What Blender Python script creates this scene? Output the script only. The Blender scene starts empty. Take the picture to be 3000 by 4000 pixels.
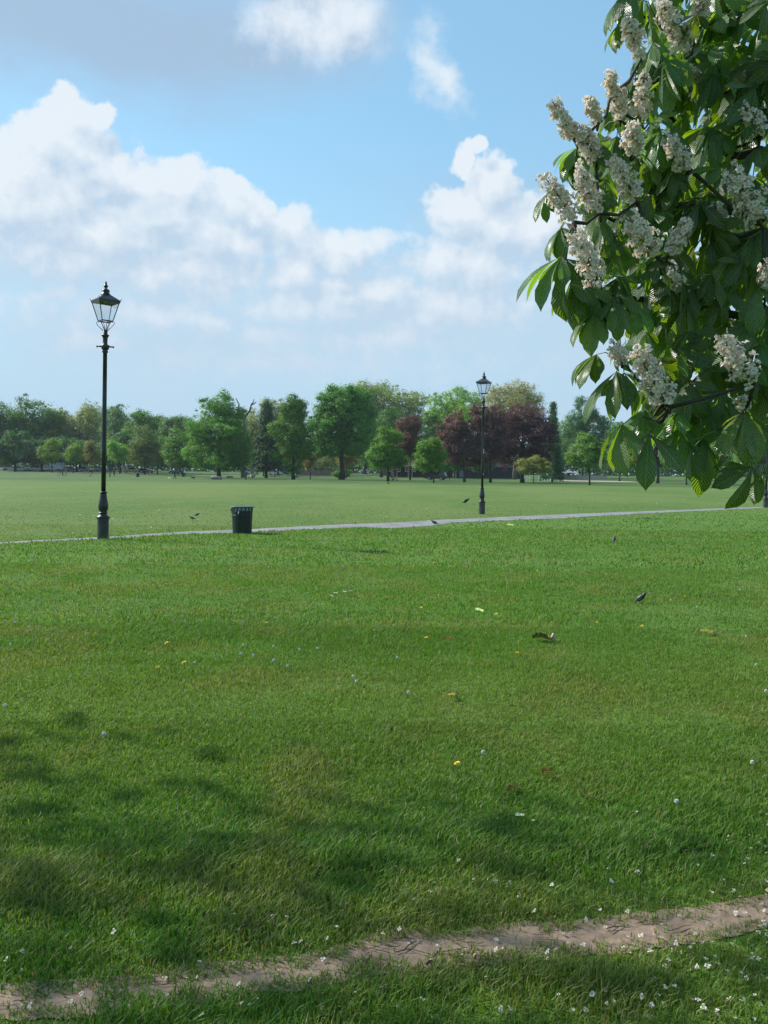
import bpy, math, random
import numpy as np
from mathutils import Vector, Matrix, noise as mnoise

# ------------------------------------------------------------------ camera, world, sun, exposure
S = bpy.context.scene
C = S.collection
R = math.radians
F, EYE, HZ, ROLL = 3300.0, 1.55, 1848.0, R(0.6)        # focal length in photo pixels, eye height, horizon row, roll
PITCH = math.atan((2000 - HZ) / F)
FWD = Vector((0, math.cos(PITCH), -math.sin(PITCH)))
_r0, _u0 = Vector((1, 0, 0)), Vector((0, math.sin(PITCH), math.cos(PITCH)))
RGT = _r0 * math.cos(ROLL) + _u0 * math.sin(ROLL)
UPV = -_r0 * math.sin(ROLL) + _u0 * math.cos(ROLL)
CAM = Vector((0, 0, EYE))
cd = bpy.data.cameras.new('camera')
cam = bpy.data.objects.new('camera', cd)
C.objects.link(cam)
cam.matrix_world = Matrix.Translation(CAM) @ Matrix((RGT, UPV, -FWD)).transposed().to_4x4()
cd.sensor_fit = 'HORIZONTAL'; cd.sensor_width = 27.0; cd.lens = 27.0 * F / 3000
cd.clip_start = 0.05; cd.clip_end = 6000
S.camera = cam

SUN_EL, SUN_AZ = R(39), R(-68)                          # azimuth from +Y towards +X: the sun stands left and a little beyond
SUND = Vector((math.sin(SUN_AZ) * math.cos(SUN_EL), math.cos(SUN_AZ) * math.cos(SUN_EL), math.sin(SUN_EL)))
sl = bpy.data.lights.new('sun', 'SUN'); sl.energy = 4.5; sl.angle = R(0.5); sl.color = (1, 0.95, 0.87)
so = bpy.data.objects.new('sun', sl); C.objects.link(so)
so.rotation_euler = SUND.to_track_quat('Z', 'Y').to_euler()
so.location = (-30, 20, 40)

W = bpy.data.worlds.new('World'); S.world = W; W.use_nodes = True
SKY_STRENGTH = 0.13
S.view_settings.view_transform = 'Standard'; S.view_settings.look = 'None'
S.view_settings.exposure = 0.5; S.view_settings.gamma = 1
S.cycles.max_bounces = 8; S.cycles.transparent_max_bounces = 12
S.cycles.use_denoising = True
try: S.cycles.denoising_prefilter = 'NONE'
except Exception: pass
S.cycles.sample_clamp_indirect = 1.5; S.cycles.caustics_reflective = False; S.cycles.caustics_refractive = False
try: S.cycles.sampling_pattern = 'BLUE_NOISE'
except Exception: pass

def pix_dir(px, py):
    return FWD + RGT * ((px - 1500) / F) + UPV * ((2000 - py) / F)
def pix_angles(px, py):
    d = pix_dir(px, py).normalized()
    return math.atan2(d.x, d.y), math.asin(d.z)

def build_world():
    nt = W.node_tree; N = nt.nodes; L = nt.links; N.clear()
    out = N.new('ShaderNodeOutputWorld'); bg = N.new('ShaderNodeBackground')
    bg.inputs[1].default_value = SKY_STRENGTH
    L.new(bg.outputs[0], out.inputs[0])
    sky = N.new('ShaderNodeTexSky'); sky.sky_type = 'NISHITA'; sky.sun_disc = False
    sky.sun_elevation = SUN_EL; sky.sun_rotation = SUN_AZ
    sky.air_density = 1.0; sky.dust_density = .5; sky.ozone_density = 1.4

    def M(op, a, b=None, c=None, tree=None, clamp=False):
        tr = tree or nt
        n = tr.nodes.new('ShaderNodeMath'); n.operation = op; n.use_clamp = clamp
        for i, v in enumerate((a, b, c)):
            if v is None: continue
            if isinstance(v, (int, float)): n.inputs[i].default_value = v
            else: tr.links.new(v, n.inputs[i])
        return n.outputs[0]
    def VM(op, a, b, tree=None):
        tr = tree or nt
        n = tr.nodes.new('ShaderNodeVectorMath'); n.operation = op
        for i, v in enumerate((a, b)):
            if v is None: continue
            if isinstance(v, (tuple, list)): n.inputs[i].default_value = v
            else: tr.links.new(v, n.inputs[i])
        return n.outputs['Value'] if op == 'LENGTH' else n.outputs[0]
    def SS(x, a, b):
        n = nt.nodes.new('ShaderNodeMapRange'); n.interpolation_type = 'SMOOTHSTEP'
        nt.links.new(x, n.inputs[0]); n.inputs[1].default_value = a; n.inputs[2].default_value = b
        return n.outputs[0]
    def MIX(f, a, b, blend='MIX'):
        n = nt.nodes.new('ShaderNodeMix'); n.data_type = 'RGBA'; n.blend_type = blend
        for sock, v in ((n.inputs[0], f), (n.inputs[6], a), (n.inputs[7], b)):
            if isinstance(v, (int, float)): sock.default_value = v
            elif isinstance(v, tuple): sock.default_value = (*v, 1)
            else: nt.links.new(v, sock)
        return n.outputs[2]
    # direction -> (azimuth, elevation)
    tc = N.new('ShaderNodeTexCoord')
    sx = N.new('ShaderNodeSeparateXYZ'); L.new(tc.outputs['Generated'], sx.inputs[0])
    az = M('ARCTAN2', sx.outputs[0], sx.outputs[1]); el = M('ARCSINE', sx.outputs[2])
    cb = N.new('ShaderNodeCombineXYZ'); L.new(az, cb.inputs[0]); L.new(el, cb.inputs[1])
    # cloud banks given by direction: (x, y, rx, ry) in photo pixels, weight
    cum = [(275, 455, 120, 80, 1.0), (370, 460, 70, 60, .9), (190, 560, 150, 110, 1.0), (300, 600, 200, 110, 1.0), (60, 660, 170, 110, 1.0), (420, 680, 190, 100, 1.0), (120, 800, 330, 130, 1.0),
           (560, 720, 130, 90, .95), (700, 740, 120, 80, .95), (640, 830, 250, 100, 1.0), (880, 800, 100, 90, .95), (960, 850, 130, 80, .9), (330, 900, 420, 90, .9),
           (800, 930, 330, 90, .85), (1080, 890, 130, 80, .85), (1180, 960, 160, 80, .8), (1380, 940, 170, 55, .8), (1300, 1000, 220, 70, .75),
           (1140, 1050, 110, 80, .8), (1330, 1110, 130, 50, .8), (1480, 1140, 120, 50, .8),
           (1855, 560, 45, 30, .8), (1800, 620, 45, 70, .85), (1900, 720, 110, 100, .95), (1780, 820, 120, 90, 1.0), (1900, 880, 230, 110, 1.0), (2080, 900, 210, 120, .95), (2350, 960, 320, 160, .9),
           (1850, 1030, 330, 100, .75), (860, 1270, 120, 50, .65), (1080, 1320, 180, 45, .65), (1480, 1330, 330, 60, .55), (230, 1150, 90, 45, .5), (330, 1340, 170, 45, .55), (700, 1050, 500, 130, .6), (300, 1000, 420, 110, .65), (1250, 1200, 420, 110, .62), (1750, 1180, 460, 130, .62), (600, 1240, 500, 80, .5), (1250, 1430, 700, 60, .42)]
    soft = [(480, 110, 760, 250, 1.0), (1250, 60, 330, 170, 1.0), (150, 80, 460, 260, .9), (1000, 230, 480, 130, .75),
            (700, 1330, 1000, 240, .7), (1600, 1230, 900, 260, .75), (500, 1080, 800, 220, .8), (2600, 1300, 700, 300, .8), (300, 800, 500, 260, .6), (1900, 950, 500, 250, .6)]
    Gt = bpy.data.node_groups.new('cloud_field', 'ShaderNodeTree')
    Gt.interface.new_socket('Vector', in_out='INPUT', socket_type='NodeSocketVector')
    Gt.interface.new_socket('Cumulus', in_out='OUTPUT', socket_type='NodeSocketFloat')
    gi = Gt.nodes.new('NodeGroupInput'); go = Gt.nodes.new('NodeGroupOutput')
    def noise2(tr, vec, sc, det, ro):
        n = tr.nodes.new('ShaderNodeTexNoise'); n.noise_dimensions = '2D'; n.inputs['Scale'].default_value = sc; n.inputs['Detail'].default_value = det; n.inputs['Roughness'].default_value = ro
        tr.links.new(vec, n.inputs['Vector']); return n
    nz = noise2(Gt, gi.outputs[0], 9, 3, .5)
    wv = VM('MULTIPLY', VM('SUBTRACT', nz.outputs['Color'], (.5, .5, .5), Gt), (.05, .035, 0), Gt)
    p = VM('ADD', gi.outputs[0], wv, Gt)
    acc = None
    for (x, y, rx, ry, w) in cum:
        a, e = pix_angles(x, y)
        q = VM('MULTIPLY', VM('SUBTRACT', p, (a, e, 0), Gt), (F / rx * .80, F / ry * .80, 0), Gt)
        f = M('MULTIPLY_ADD', VM('LENGTH', q, None, Gt), -w, w, tree=Gt)
        acc = f if acc is None else M('MAXIMUM', acc, f, tree=Gt)
    # cauliflower detail: rounded cells at two sizes over finer noise
    for sc, am in ((24, .30), (60, .22)):
        vo = Gt.nodes.new('ShaderNodeTexVoronoi'); vo.voronoi_dimensions = '2D'; vo.feature = 'SMOOTH_F1'; vo.inputs['Scale'].default_value = sc
        vo.inputs['Detail'].default_value = 0; vo.inputs['Smoothness'].default_value = .25
        Gt.links.new(p, vo.inputs['Vector'])
        acc = M('ADD', acc, M('MULTIPLY_ADD', vo.outputs['Distance'], -am, am * .45, tree=Gt), tree=Gt)
    n2 = noise2(Gt, gi.outputs[0], 42, 6, .66)
    acc = M('ADD', acc, M('MULTIPLY_ADD', n2.outputs[0], .66, -.33, tree=Gt), tree=Gt)
    Gt.links.new(acc, go.inputs[0])
    def field(vec):
        n = N.new('ShaderNodeGroup'); n.node_tree = Gt; L.new(vec, n.inputs[0]); return n.outputs[0]
    d0 = field(cb.outputs[0])
    d1 = field(VM('ADD', cb.outputs[0], (-.016, .024, 0)))
    hi = SS(el, .22, .34)
    mask = M('ADD', M('MULTIPLY', SS(d0, .02, .30), hi), M('MULTIPLY', SS(d0, -.12, .55), M('SUBTRACT', 1.0, hi)))
    lit = M('MULTIPLY_ADD', M('SUBTRACT', d0, d1), 1.15, M('MULTIPLY_ADD', SS(el, .22, .38), .24, .44), clamp=True)
    # soft stratus / veil
    st = N.new('ShaderNodeMapping'); st.inputs['Scale'].default_value = (1, 2.1, 1); L.new(cb.outputs[0], st.inputs[0])
    ns = noise2(nt, st.outputs[0], 6, 5, .5)
    pv = VM('ADD', cb.outputs[0], VM('MULTIPLY', VM('SUBTRACT', ns.outputs['Color'], (.5, .5, .5)), (.16, .08, 0)))
    acc = None
    for (x, y, rx, ry, w) in soft:
        a, e = pix_angles(x, y)
        q = VM('MULTIPLY', VM('SUBTRACT', pv, (a, e, 0)), (F / rx * .72, F / ry * .72, 0))
        f = M('MULTIPLY_ADD', VM('LENGTH', q, None), -w, w)
        acc = f if acc is None else M('MAXIMUM', acc, f)
    smask = SS(M('ADD', acc, M('MULTIPLY_ADD', ns.outputs[0], .5, -.25)), .0, .75)
    # colours, in units of the sky texture
    k = 1.0 / SKY_STRENGTH
    tint = MIX(1.0, sky.outputs[0], (1.10, 1.36, 1.24), 'MULTIPLY')
    tint = MIX(.5, tint, (.215 * k, .395 * k, .56 * k))
    tint = MIX(SS(el, .40, .03), tint, (.345 * k, .48 * k, .60 * k))
    a1, e1 = pix_angles(1300, 60)
    n3 = noise2(nt, cb.outputs[0], 16, 5, .6)
    brt = M('SUBTRACT', 1.0, VM('LENGTH', VM('MULTIPLY', VM('SUBTRACT', pv, (a1, e1, 0)), (F / 420, F / 200, 0)), None))
    grey = MIX(SS(M('ADD', brt, M('MULTIPLY_ADD', n3.outputs[0], 1.6, -.8)), .0, .9), (.275 * k, .375 * k, .50 * k), (.60 * k, .64 * k, .68 * k))
    grey = MIX(SS(el, .36, .22), grey, (.37 * k, .49 * k, .595 * k))
    c = MIX(M('MULTIPLY', smask, .88), tint, grey)
    a2, e2 = pix_angles(1735, 310)
    puff = M('SUBTRACT', 1.0, VM('LENGTH', VM('MULTIPLY', VM('SUBTRACT', pv, (a2, e2, 0)), (F / 150, F / 175, 0)), None))
    puff = SS(M('ADD', puff, M('MULTIPLY_ADD', n3.outputs[0], 1.5, -.75)), .05, 1.0)
    c = MIX(M('MULTIPLY', puff, .85), c, (.59 * k, .64 * k, .68 * k))
    cloud = MIX(lit, (.375 * k, .475 * k, .585 * k), (.585 * k, .635 * k, .68 * k))
    fade = MIX(SS(el, .26, .06), cloud, (.42 * k, .51 * k, .61 * k))
    c = MIX(M('MULTIPLY', mask, M('MULTIPLY_ADD', SS(el, .06, .22), .45, .48)), c, fade)
    L.new(c, bg.inputs[0])
build_world()

# ------------------------------------------------------------------ terrain
def sstep(a, b, x):
    t = np.clip((x - a) / (b - a), 0, 1); return t * t * (3 - 2 * t)
def terrain(x, y):
    x = np.asarray(x, float); y = np.asarray(y, float)
    ye = np.minimum(np.maximum(y, 0), 300); t = x / np.maximum(y, 1)
    k = 1e-5 + 1.2e-5 * sstep(-.24, -.32, t)
    z = k * np.maximum(0, ye - 60) ** 2 + 6e-5 * np.maximum(0, ye - 180) ** 2
    near = np.exp(-np.maximum(y, 0) / 14.0)
    z = z + near * (.012 * np.sin(x * 1.7 + .6 * y) + .014 * np.sin(y * 1.3 + .5 * x + 1) + .006 * np.sin(3.9 * x + 2.7 * y) - .012)
    return z
def tz(x, y): return float(terrain(x, y))
def G(px, py):
    d = pix_dir(px, py); lo, hi = .5, 2000.0
    s = 1.0
    while s < 3000:
        p = CAM + d * s
        if p.z < tz(p.x, p.y): break
        s *= 1.02
    lo, hi = s / 1.02, s
    for _ in range(30):
        m = (lo + hi) / 2; p = CAM + d * m
        if p.z < tz(p.x, p.y): hi = m
        else: lo = m
    p = CAM + d * hi
    return Vector((p.x, p.y, tz(p.x, p.y)))
def P(px, py, dep):
    return CAM + pix_dir(px, py) * dep
def proj(p):
    v = Vector(p) - CAM; z = v.dot(FWD)
    if z <= .01: return None
    return 1500 + F * v.dot(RGT) / z, 2000 - F * v.dot(UPV) / z, z
def on_ground(px, dep):
    p = P(px, HZ, dep); return Vector((p.x, p.y, tz(p.x, p.y)))

# ------------------------------------------------------------------ helpers
class MB:
    """collects verts and faces and links them as one mesh object"""
    def __init__(s): s.v = []; s.f = []; s.mi = []; s.n = 0
    def add(s, V, Fc, mi=0):
        V = [tuple(map(float, p)) for p in V]
        s.v += V; s.f += [tuple(int(i) + s.n for i in f) for f in Fc]; s.mi += [mi] * len(Fc); s.n += len(V)
    def box(s, c, d, rot=None, mi=0, taper=1.0):
        V = []
        for z in (-.5, .5):
            t = taper if z > 0 else 1
            for x, y in ((-.5, -.5), (.5, -.5), (.5, .5), (-.5, .5)):
                p = Vector((x * d[0] * t, y * d[1] * t, z * d[2]))
                if rot is not None: p = rot @ p
                V.append(p + Vector(c))
        s.add(V, [(3, 2, 1, 0), (4, 5, 6, 7), (0, 1, 5, 4), (1, 2, 6, 5), (2, 3, 7, 6), (3, 0, 4, 7)], mi)
    def tube(s, pts, rad, n=8, cap=True, mi=0):
        pts = [Vector(p) for p in pts]
        if not isinstance(rad, (list, tuple)): rad = [rad] * len(pts)
        V = []; up = Vector((0, 0, 1)); prev = None
        for i, p in enumerate(pts):
            t = (pts[min(i + 1, len(pts) - 1)] - pts[max(i - 1, 0)]).normalized()
            a = prev if prev is not None else (up if abs(t.z) < .9 else Vector((1, 0, 0)))
            a = (a - t * a.dot(t)).normalized(); prev = a; b = t.cross(a)
            for k in range(n):
                w = 2 * math.pi * k / n
                V.append(p + (a * math.cos(w) + b * math.sin(w)) * rad[i])
        Fc = []
        for i in range(len(pts) - 1):
            for k in range(n):
                Fc.append((i * n + k, i * n + (k + 1) % n, (i + 1) * n + (k + 1) % n, (i + 1) * n + k))
        if cap:
            Fc.append(tuple(range(n))[::-1]); Fc.append(tuple((len(pts) - 1) * n + k for k in range(n)))
        s.add(V, Fc, mi)
    def lathe(s, prof, n=24, c=(0, 0, 0), mi=0, flute=0, depth=0, rot0=0):
        V = []; c = Vector(c)
        for (r, z) in prof:
            for k in range(n):
                w = 2 * math.pi * k / n + rot0
                rr = r * (1 - (depth if (flute and (k % flute) == 0) else 0))
                V.append(c + Vector((rr * math.cos(w), rr * math.sin(w), z)))
        Fc = []
        for i in range(len(prof) - 1):
            for k in range(n):
                Fc.append((i * n + k, i * n + (k + 1) % n, (i + 1) * n + (k + 1) % n, (i + 1) * n + k))
        Fc.append(tuple(range(n))[::-1]); Fc.append(tuple((len(prof) - 1) * n + k for k in range(n)))
        s.add(V, Fc, mi)
    def ball(s, c, r, n=10, m=7, mi=0, rot=None):
        if not isinstance(r, (tuple, list)): r = (r, r, r)
        V = []; c = Vector(c)
        for i in range(m + 1):
            a = math.pi * i / m
            for k in range(n):
                w = 2 * math.pi * k / n
                p = Vector((r[0] * math.sin(a) * math.cos(w), r[1] * math.sin(a) * math.sin(w), r[2] * math.cos(a)))
                V.append((rot @ p if rot is not None else p) + c)
        Fc = [(i * n + k, (i + 1) * n + k, (i + 1) * n + (k + 1) % n, i * n + (k + 1) % n) for i in range(m) for k in range(n)]
        s.add(V, Fc, mi)
    def build(s, name, mats, parent=None, smooth=False, loc=None):
        me = bpy.data.meshes.new(name); me.from_pydata(s.v, [], s.f); me.validate(); me.update()
        if not isinstance(mats, (list, tuple)): mats = [mats]
        for m in mats: me.materials.append(m)
        if len(mats) > 1 and len(me.polygons) == len(s.mi): me.polygons.foreach_set('material_index', s.mi)
        if smooth: me.polygons.foreach_set('use_smooth', [True] * len(me.polygons))
        return link(name, me, parent, loc)
def link(name, me, parent=None, loc=None):
    o = bpy.data.objects.new(name, me); C.objects.link(o)
    if parent is not None: o.parent = parent
    if loc is not None: o.location = loc
    return o
def np_mesh(name, V, Q=None, T=None, mats=(), col=None, uv=None, smooth=False):
    me = bpy.data.meshes.new(name)
    V = np.asarray(V, np.float32)
    nq = 0 if Q is None else len(Q); ntr = 0 if T is None else len(T)
    loops = np.concatenate([np.asarray(a, np.int32).ravel() for a in (Q, T) if a is not None])
    starts = np.concatenate([np.arange(nq) * 4, nq * 4 + np.arange(ntr) * 3]).astype(np.int32)
    me.vertices.add(len(V)); me.vertices.foreach_set('co', V.ravel())
    me.loops.add(len(loops)); me.loops.foreach_set('vertex_index', loops)
    me.polygons.add(nq + ntr); me.polygons.foreach_set('loop_start', starts)
    if col is not None:
        a = me.color_attributes.new('col', 'FLOAT_COLOR', 'POINT')
        c4 = np.ones((len(V), 4), np.float32); c4[:, :3] = col; a.data.foreach_set('color', c4.ravel())
    if uv is not None:
        u = me.uv_layers.new(name='UVMap'); u.data.foreach_set('uv', np.asarray(uv, np.float32)[loops].ravel())
    for m in mats: me.materials.append(m)
    me.polygons.foreach_set('use_smooth', [smooth] * (nq + ntr))
    me.update(calc_edges=True); me.validate()
    return me
def tag(o, label=None, cat=None, group=None, kind=None):
    if label: o['label'] = label
    if cat: o['category'] = cat
    if group: o['group'] = group
    if kind: o['kind'] = kind
    return o
def empty(name, loc=(0, 0, 0), rz=0.0):
    o = bpy.data.objects.new(name, None); C.objects.link(o); o.location = loc; o.rotation_euler = (0, 0, rz)
    o.empty_display_size = .2
    return o
def kids(o): return [c for c in C.objects if c.parent == o]
CHILD = {}
def copy_tree(o, parent=None):
    c = o.copy(); C.objects.link(c)
    if parent is not None: c.parent = parent
    for ch in list(o.children): copy_tree(ch, c)
    return c

# ------------------------------------------------------------------ materials
def new_mat(name):
    m = bpy.data.materials.new(name); m.use_nodes = True
    nt = m.node_tree; b = nt.nodes['Principled BSDF']
    return m, nt, b
def mat(name, col, rough=.6, metal=0.0, var=.25, scale=12.0, bump=0.0, spec=.5, coat=0.0):
    m, nt, b = new_mat(name)
    tc = nt.nodes.new('ShaderNodeTexCoord')
    nz = nt.nodes.new('ShaderNodeTexNoise'); nz.inputs['Scale'].default_value = scale; nz.inputs['Detail'].default_value = 6
    nt.links.new(tc.outputs['Object'], nz.inputs['Vector'])
    mr = nt.nodes.new('ShaderNodeMapRange'); mr.inputs[1].default_value = .3; mr.inputs[2].default_value = .7
    mr.inputs[3].default_value = 1 - var; mr.inputs[4].default_value = 1 + var
    nt.links.new(nz.outputs[0], mr.inputs[0])
    mx = nt.nodes.new('ShaderNodeMix'); mx.data_type = 'RGBA'; mx.blend_type = 'MULTIPLY'; mx.inputs[0].default_value = 1
    mx.inputs[6].default_value = (*col, 1); nt.links.new(mr.outputs[0], mx.inputs[7])
    nt.links.new(mx.outputs[2], b.inputs['Base Color'])
    b.inputs['Roughness'].default_value = rough; b.inputs['Metallic'].default_value = metal
    b.inputs['Specular IOR Level'].default_value = spec; b.inputs['Coat Weight'].default_value = coat
    if bump:
        bn = nt.nodes.new('ShaderNodeBump'); bn.inputs['Strength'].default_value = bump; bn.inputs['Distance'].default_value = .02
        nt.links.new(nz.outputs[0], bn.inputs['Height']); nt.links.new(bn.outputs[0], b.inputs['Normal'])
    return m
def leafy(name, transl=.35, tcol=(1.5, 1.7, .5), rough=.5, spec=.35):
    """leaf surface: colour from the mesh's own leaf colours, light shines through it"""
    m, nt, b = new_mat(name)
    at = nt.nodes.new('ShaderNodeAttribute'); at.attribute_name = 'col'
    nt.links.new(at.outputs['Color'], b.inputs['Base Color'])
    b.inputs['Roughness'].default_value = rough; b.inputs['Specular IOR Level'].default_value = spec
    tr = nt.nodes.new('ShaderNodeBsdfTranslucent')
    mx = nt.nodes.new('ShaderNodeMix'); mx.data_type = 'RGBA'; mx.blend_type = 'MULTIPLY'; mx.inputs[0].default_value = 1
    nt.links.new(at.outputs['Color'], mx.inputs[6]); mx.inputs[7].default_value = (*tcol, 1)
    nt.links.new(mx.outputs[2], tr.inputs[0])
    ms = nt.nodes.new('ShaderNodeMixShader'); ms.inputs[0].default_value = transl
    nt.links.new(b.outputs[0], ms.inputs[1]); nt.links.new(tr.outputs[0], ms.inputs[2])
    nt.links.new(ms.outputs[0], nt.nodes['Material Output'].inputs[0])
    return m

M_FOL = leafy('tree_leaves', .36)
M_GRASS = leafy('grass_blades', .38, (1.35, 1.45, .45), rough=.55, spec=.28)
M_BARK = mat('bark', (.055, .043, .033), .9, var=.4, scale=6, bump=.6)
M_PALEBARK = mat('pale_bark', (.16, .14, .11), .9, var=.4, scale=6, bump=.5)
M_BARK2 = mat('chestnut_bark', (.045, .035, .028), .85, var=.4, scale=20, bump=.5)
M_POST = mat('lamp_paint', (.012, .016, .017), .38, var=.35, scale=9, bump=.12, spec=.5)
M_POSTB = mat('lamp_base_paint', (.045, .052, .055), .5, var=.5, scale=7, bump=.25, spec=.5)
M_ROOFM = mat('lantern_roof_metal', (.03, .034, .042), .4, var=.2, spec=.6)
M_BIN = mat('bin_green_paint', (.006, .016, .014), .42, var=.3, spec=.45)
M_WHITE = mat('white_paint', (.75, .75, .74), .5, var=.06)
M_LINER = mat('bin_liner', (.33, .35, .37), .4, var=.15, scale=30, bump=.5)
M_STEEL = mat('bare_steel', (.45, .46, .47), .35, metal=.8, var=.15)
M_RUBBER = mat('tyre_rubber', (.015, .015, .016), .8)
M_CARGLASS = mat('car_glass', (.012, .015, .02), .08, var=.05, spec=.8)
M_DARK = mat('dark_trim', (.02, .02, .022), .6)

def glass_mat():
    m, nt, b = new_mat('lantern_glass')
    tr = nt.nodes.new('ShaderNodeBsdfTransparent'); tr.inputs[0].default_value = (.95, .965, .98, 1)
    gl = nt.nodes.new('ShaderNodeBsdfGlossy'); gl.inputs['Roughness'].default_value = .1
    lw = nt.nodes.new('ShaderNodeLayerWeight'); lw.inputs[0].default_value = .25
    pw = nt.nodes.new('ShaderNodeMath'); pw.operation = 'MULTIPLY_ADD'; pw.inputs[1].default_value = .25; pw.inputs[2].default_value = .03
    nt.links.new(lw.outputs['Facing'], pw.inputs[0])
    ms = nt.nodes.new('ShaderNodeMixShader'); nt.links.new(pw.outputs[0], ms.inputs[0])
    nt.links.new(tr.outputs[0], ms.inputs[1]); nt.links.new(gl.outputs[0], ms.inputs[2])
    nt.links.new(ms.outputs[0], nt.nodes['Material Output'].inputs[0]); return m
M_GLASS = glass_mat()

# ------------------------------------------------------------------ ground
def ground_mat():
    m, nt, b = new_mat('lawn'); N = nt.nodes; L = nt.links
    geo = N.new('ShaderNodeNewGeometry'); sep = N.new('ShaderNodeSeparateXYZ'); L.new(geo.outputs['Position'], sep.inputs[0])
    def nz(scale, det=5, rough=.6, st=None):
        n = N.new('ShaderNodeTexNoise'); n.inputs['Scale'].default_value = scale; n.inputs['Detail'].default_value = det; n.inputs['Roughness'].default_value = rough
        if st:
            mp = N.new('ShaderNodeMapping'); mp.inputs['Scale'].default_value = st; L.new(geo.outputs['Position'], mp.inputs[0]); L.new(mp.outputs[0], n.inputs['Vector'])
        else: L.new(geo.outputs['Position'], n.inputs['Vector'])
        return n.outputs[0]
    def rng(x, a, b_, c=0.0, d=1.0):
        n = N.new('ShaderNodeMapRange'); n.interpolation_type = 'SMOOTHSTEP'; L.new(x, n.inputs[0])
        for i, v in enumerate((a, b_, c, d)): n.inputs[i + 1].default_value = v
        return n.outputs[0]
    def mix(f, a, c, bl='MIX'):
        n = N.new('ShaderNodeMix'); n.data_type = 'RGBA'; n.blend_type = bl
        for s_, v in ((n.inputs[0], f), (n.inputs[6], a), (n.inputs[7], c)):
            if isinstance(v, float): s_.default_value = v
            elif isinstance(v, tuple): s_.default_value = (*v, 1)
            else: L.new(v, s_)
        return n.outputs[2]
    def math_(op, a, c):
        n = N.new('ShaderNodeMath'); n.operation = op
        for i, v in enumerate((a, c)):
            if isinstance(v, (float, int)): n.inputs[i].default_value = v
            else: L.new(v, n.inputs[i])
        return n.outputs[0]
    # the mown meadow starts past the path (a line from (-8.4,18.6) to (15,36))
    pv = N.new('ShaderNodeMath'); pv.operation = 'MULTIPLY_ADD'; L.new(sep.outputs[0], pv.inputs[0]); pv.inputs[1].default_value = .735; pv.inputs[2].default_value = 25.2
    side = math_('SUBTRACT', sep.outputs[1], pv.outputs[0])
    mown = rng(side, -.5, 3.0)
    lawn = mix(rng(nz(.45, 4), .35, .68), (.09, .19, .018), (.12, .215, .028))
    lawn = mix(rng(nz(1.7, 5, .6, (1, .6, 1)), .5, .75), lawn, (.14, .20, .04))
    mead = mix(rng(nz(.09, 4, .6, (1, .45, 1)), .38, .62), (.10, .18, .028), (.15, .21, .046))
    mead = mix(rng(nz(.5, 5, .65, (1, .5, 1)), .45, .75), mead, (.165, .21, .055))
    c = mix(mown, lawn, mead)
    c = mix(rng(math_('ADD', sep.outputs[1], math_('MULTIPLY', nz(.05, 3), 40.0)), 118.0, 150.0), c, mix(rng(nz(.08, 4), .4, .6), (.06, .12, .024), (.095, .16, .034)))  # unmown grass by the far trees, darkened with part of their shade
    c = mix(rng(nz(28, 3, .7), .3, .75), mix(1.0, c, (.66, .7, .62), 'MULTIPLY'), mix(1.0, c, (1.22, 1.2, 1.2), 'MULTIPLY'))
    c = mix(rng(nz(5, 4, .7), .35, .7), mix(1.0, c, (.82, .85, .8), 'MULTIPLY'), c)
    L.new(c, b.inputs['Base Color']); b.inputs['Roughness'].default_value = .85; b.inputs['Specular IOR Level'].default_value = .25
    bn = N.new('ShaderNodeBump'); bn.inputs['Strength'].default_value = .8; bn.inputs['Distance'].default_value = .05
    L.new(nz(22, 4, .75), bn.inputs['Height']); L.new(bn.outputs[0], b.inputs['Normal'])
    return m
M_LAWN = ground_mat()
def axis(pos, neg):
    return np.array(sorted(set([-v for v in neg] + list(pos))))
gx = np.concatenate([-np.geomspace(6, 1800, 46)[::-1], np.linspace(-5.7, 5.7, 58), np.geomspace(6, 1800, 46)])
gy = np.concatenate([-np.geomspace(3, 600, 14)[::-1], np.linspace(-2.4, 14, 84), np.geomspace(14.4, 330, 110), np.geomspace(360, 2200, 14)])
XX, YY = np.meshgrid(gx, gy)
ZZ = terrain(XX, YY)
gv = np.stack([XX, YY, ZZ], -1).reshape(-1, 3)
nx = len(gx); ii = (np.arange(len(gy) - 1)[:, None] * nx + np.arange(nx - 1)[None]).ravel()
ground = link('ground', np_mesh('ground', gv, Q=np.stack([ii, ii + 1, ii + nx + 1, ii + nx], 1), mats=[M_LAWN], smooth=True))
tag(ground, 'wide green park lawn with a paler mown meadow beyond the path', 'lawn', kind='structure')

def strip(name, near, far, m, dz, label, cat, sub=14, wob=0.0, seed=1):
    """a sheet on the ground between two edges given as photo pixels, baked to world points"""
    def dense(pts):
        out = []
        for i in range(len(pts) - 1):
            a, b_ = Vector(pts[i]), Vector(pts[i + 1])
            for k in range(sub): out.append(a.lerp(b_, k / sub))
        out.append(Vector(pts[-1])); return out
    A = [G(*p) for p in near]; B = [G(*p) for p in far]
    A = dense(A); B = dense(B); n = min(len(A), len(B)); V = []
    rng = random.Random(seed)
    for i in range(n):
        wa = mnoise.noise(Vector((i * .35, seed, 0))) * wob + rng.uniform(-.3, .3) * wob
        wb = mnoise.noise(Vector((i * .35, seed + 9, 0))) * wob + rng.uniform(-.3, .3) * wob
        ax = (A[i] - B[i]).normalized()
        for k in range(5):
            p = (A[i] + ax * wa).lerp(B[i] - ax * wb, k / 4)
            V.append((p.x, p.y, tz(p.x, p.y) + dz))
    Q = [(i * 5 + k, (i + 1) * 5 + k, (i + 1) * 5 + k + 1, i * 5 + k + 1) for i in range(n - 1) for k in range(4)]
    o = link(name, np_mesh(name, np.array(V), Q=np.array(Q), mats=[m], smooth=True))
    tag(o, label, cat, kind='structure'); return A, B
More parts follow.
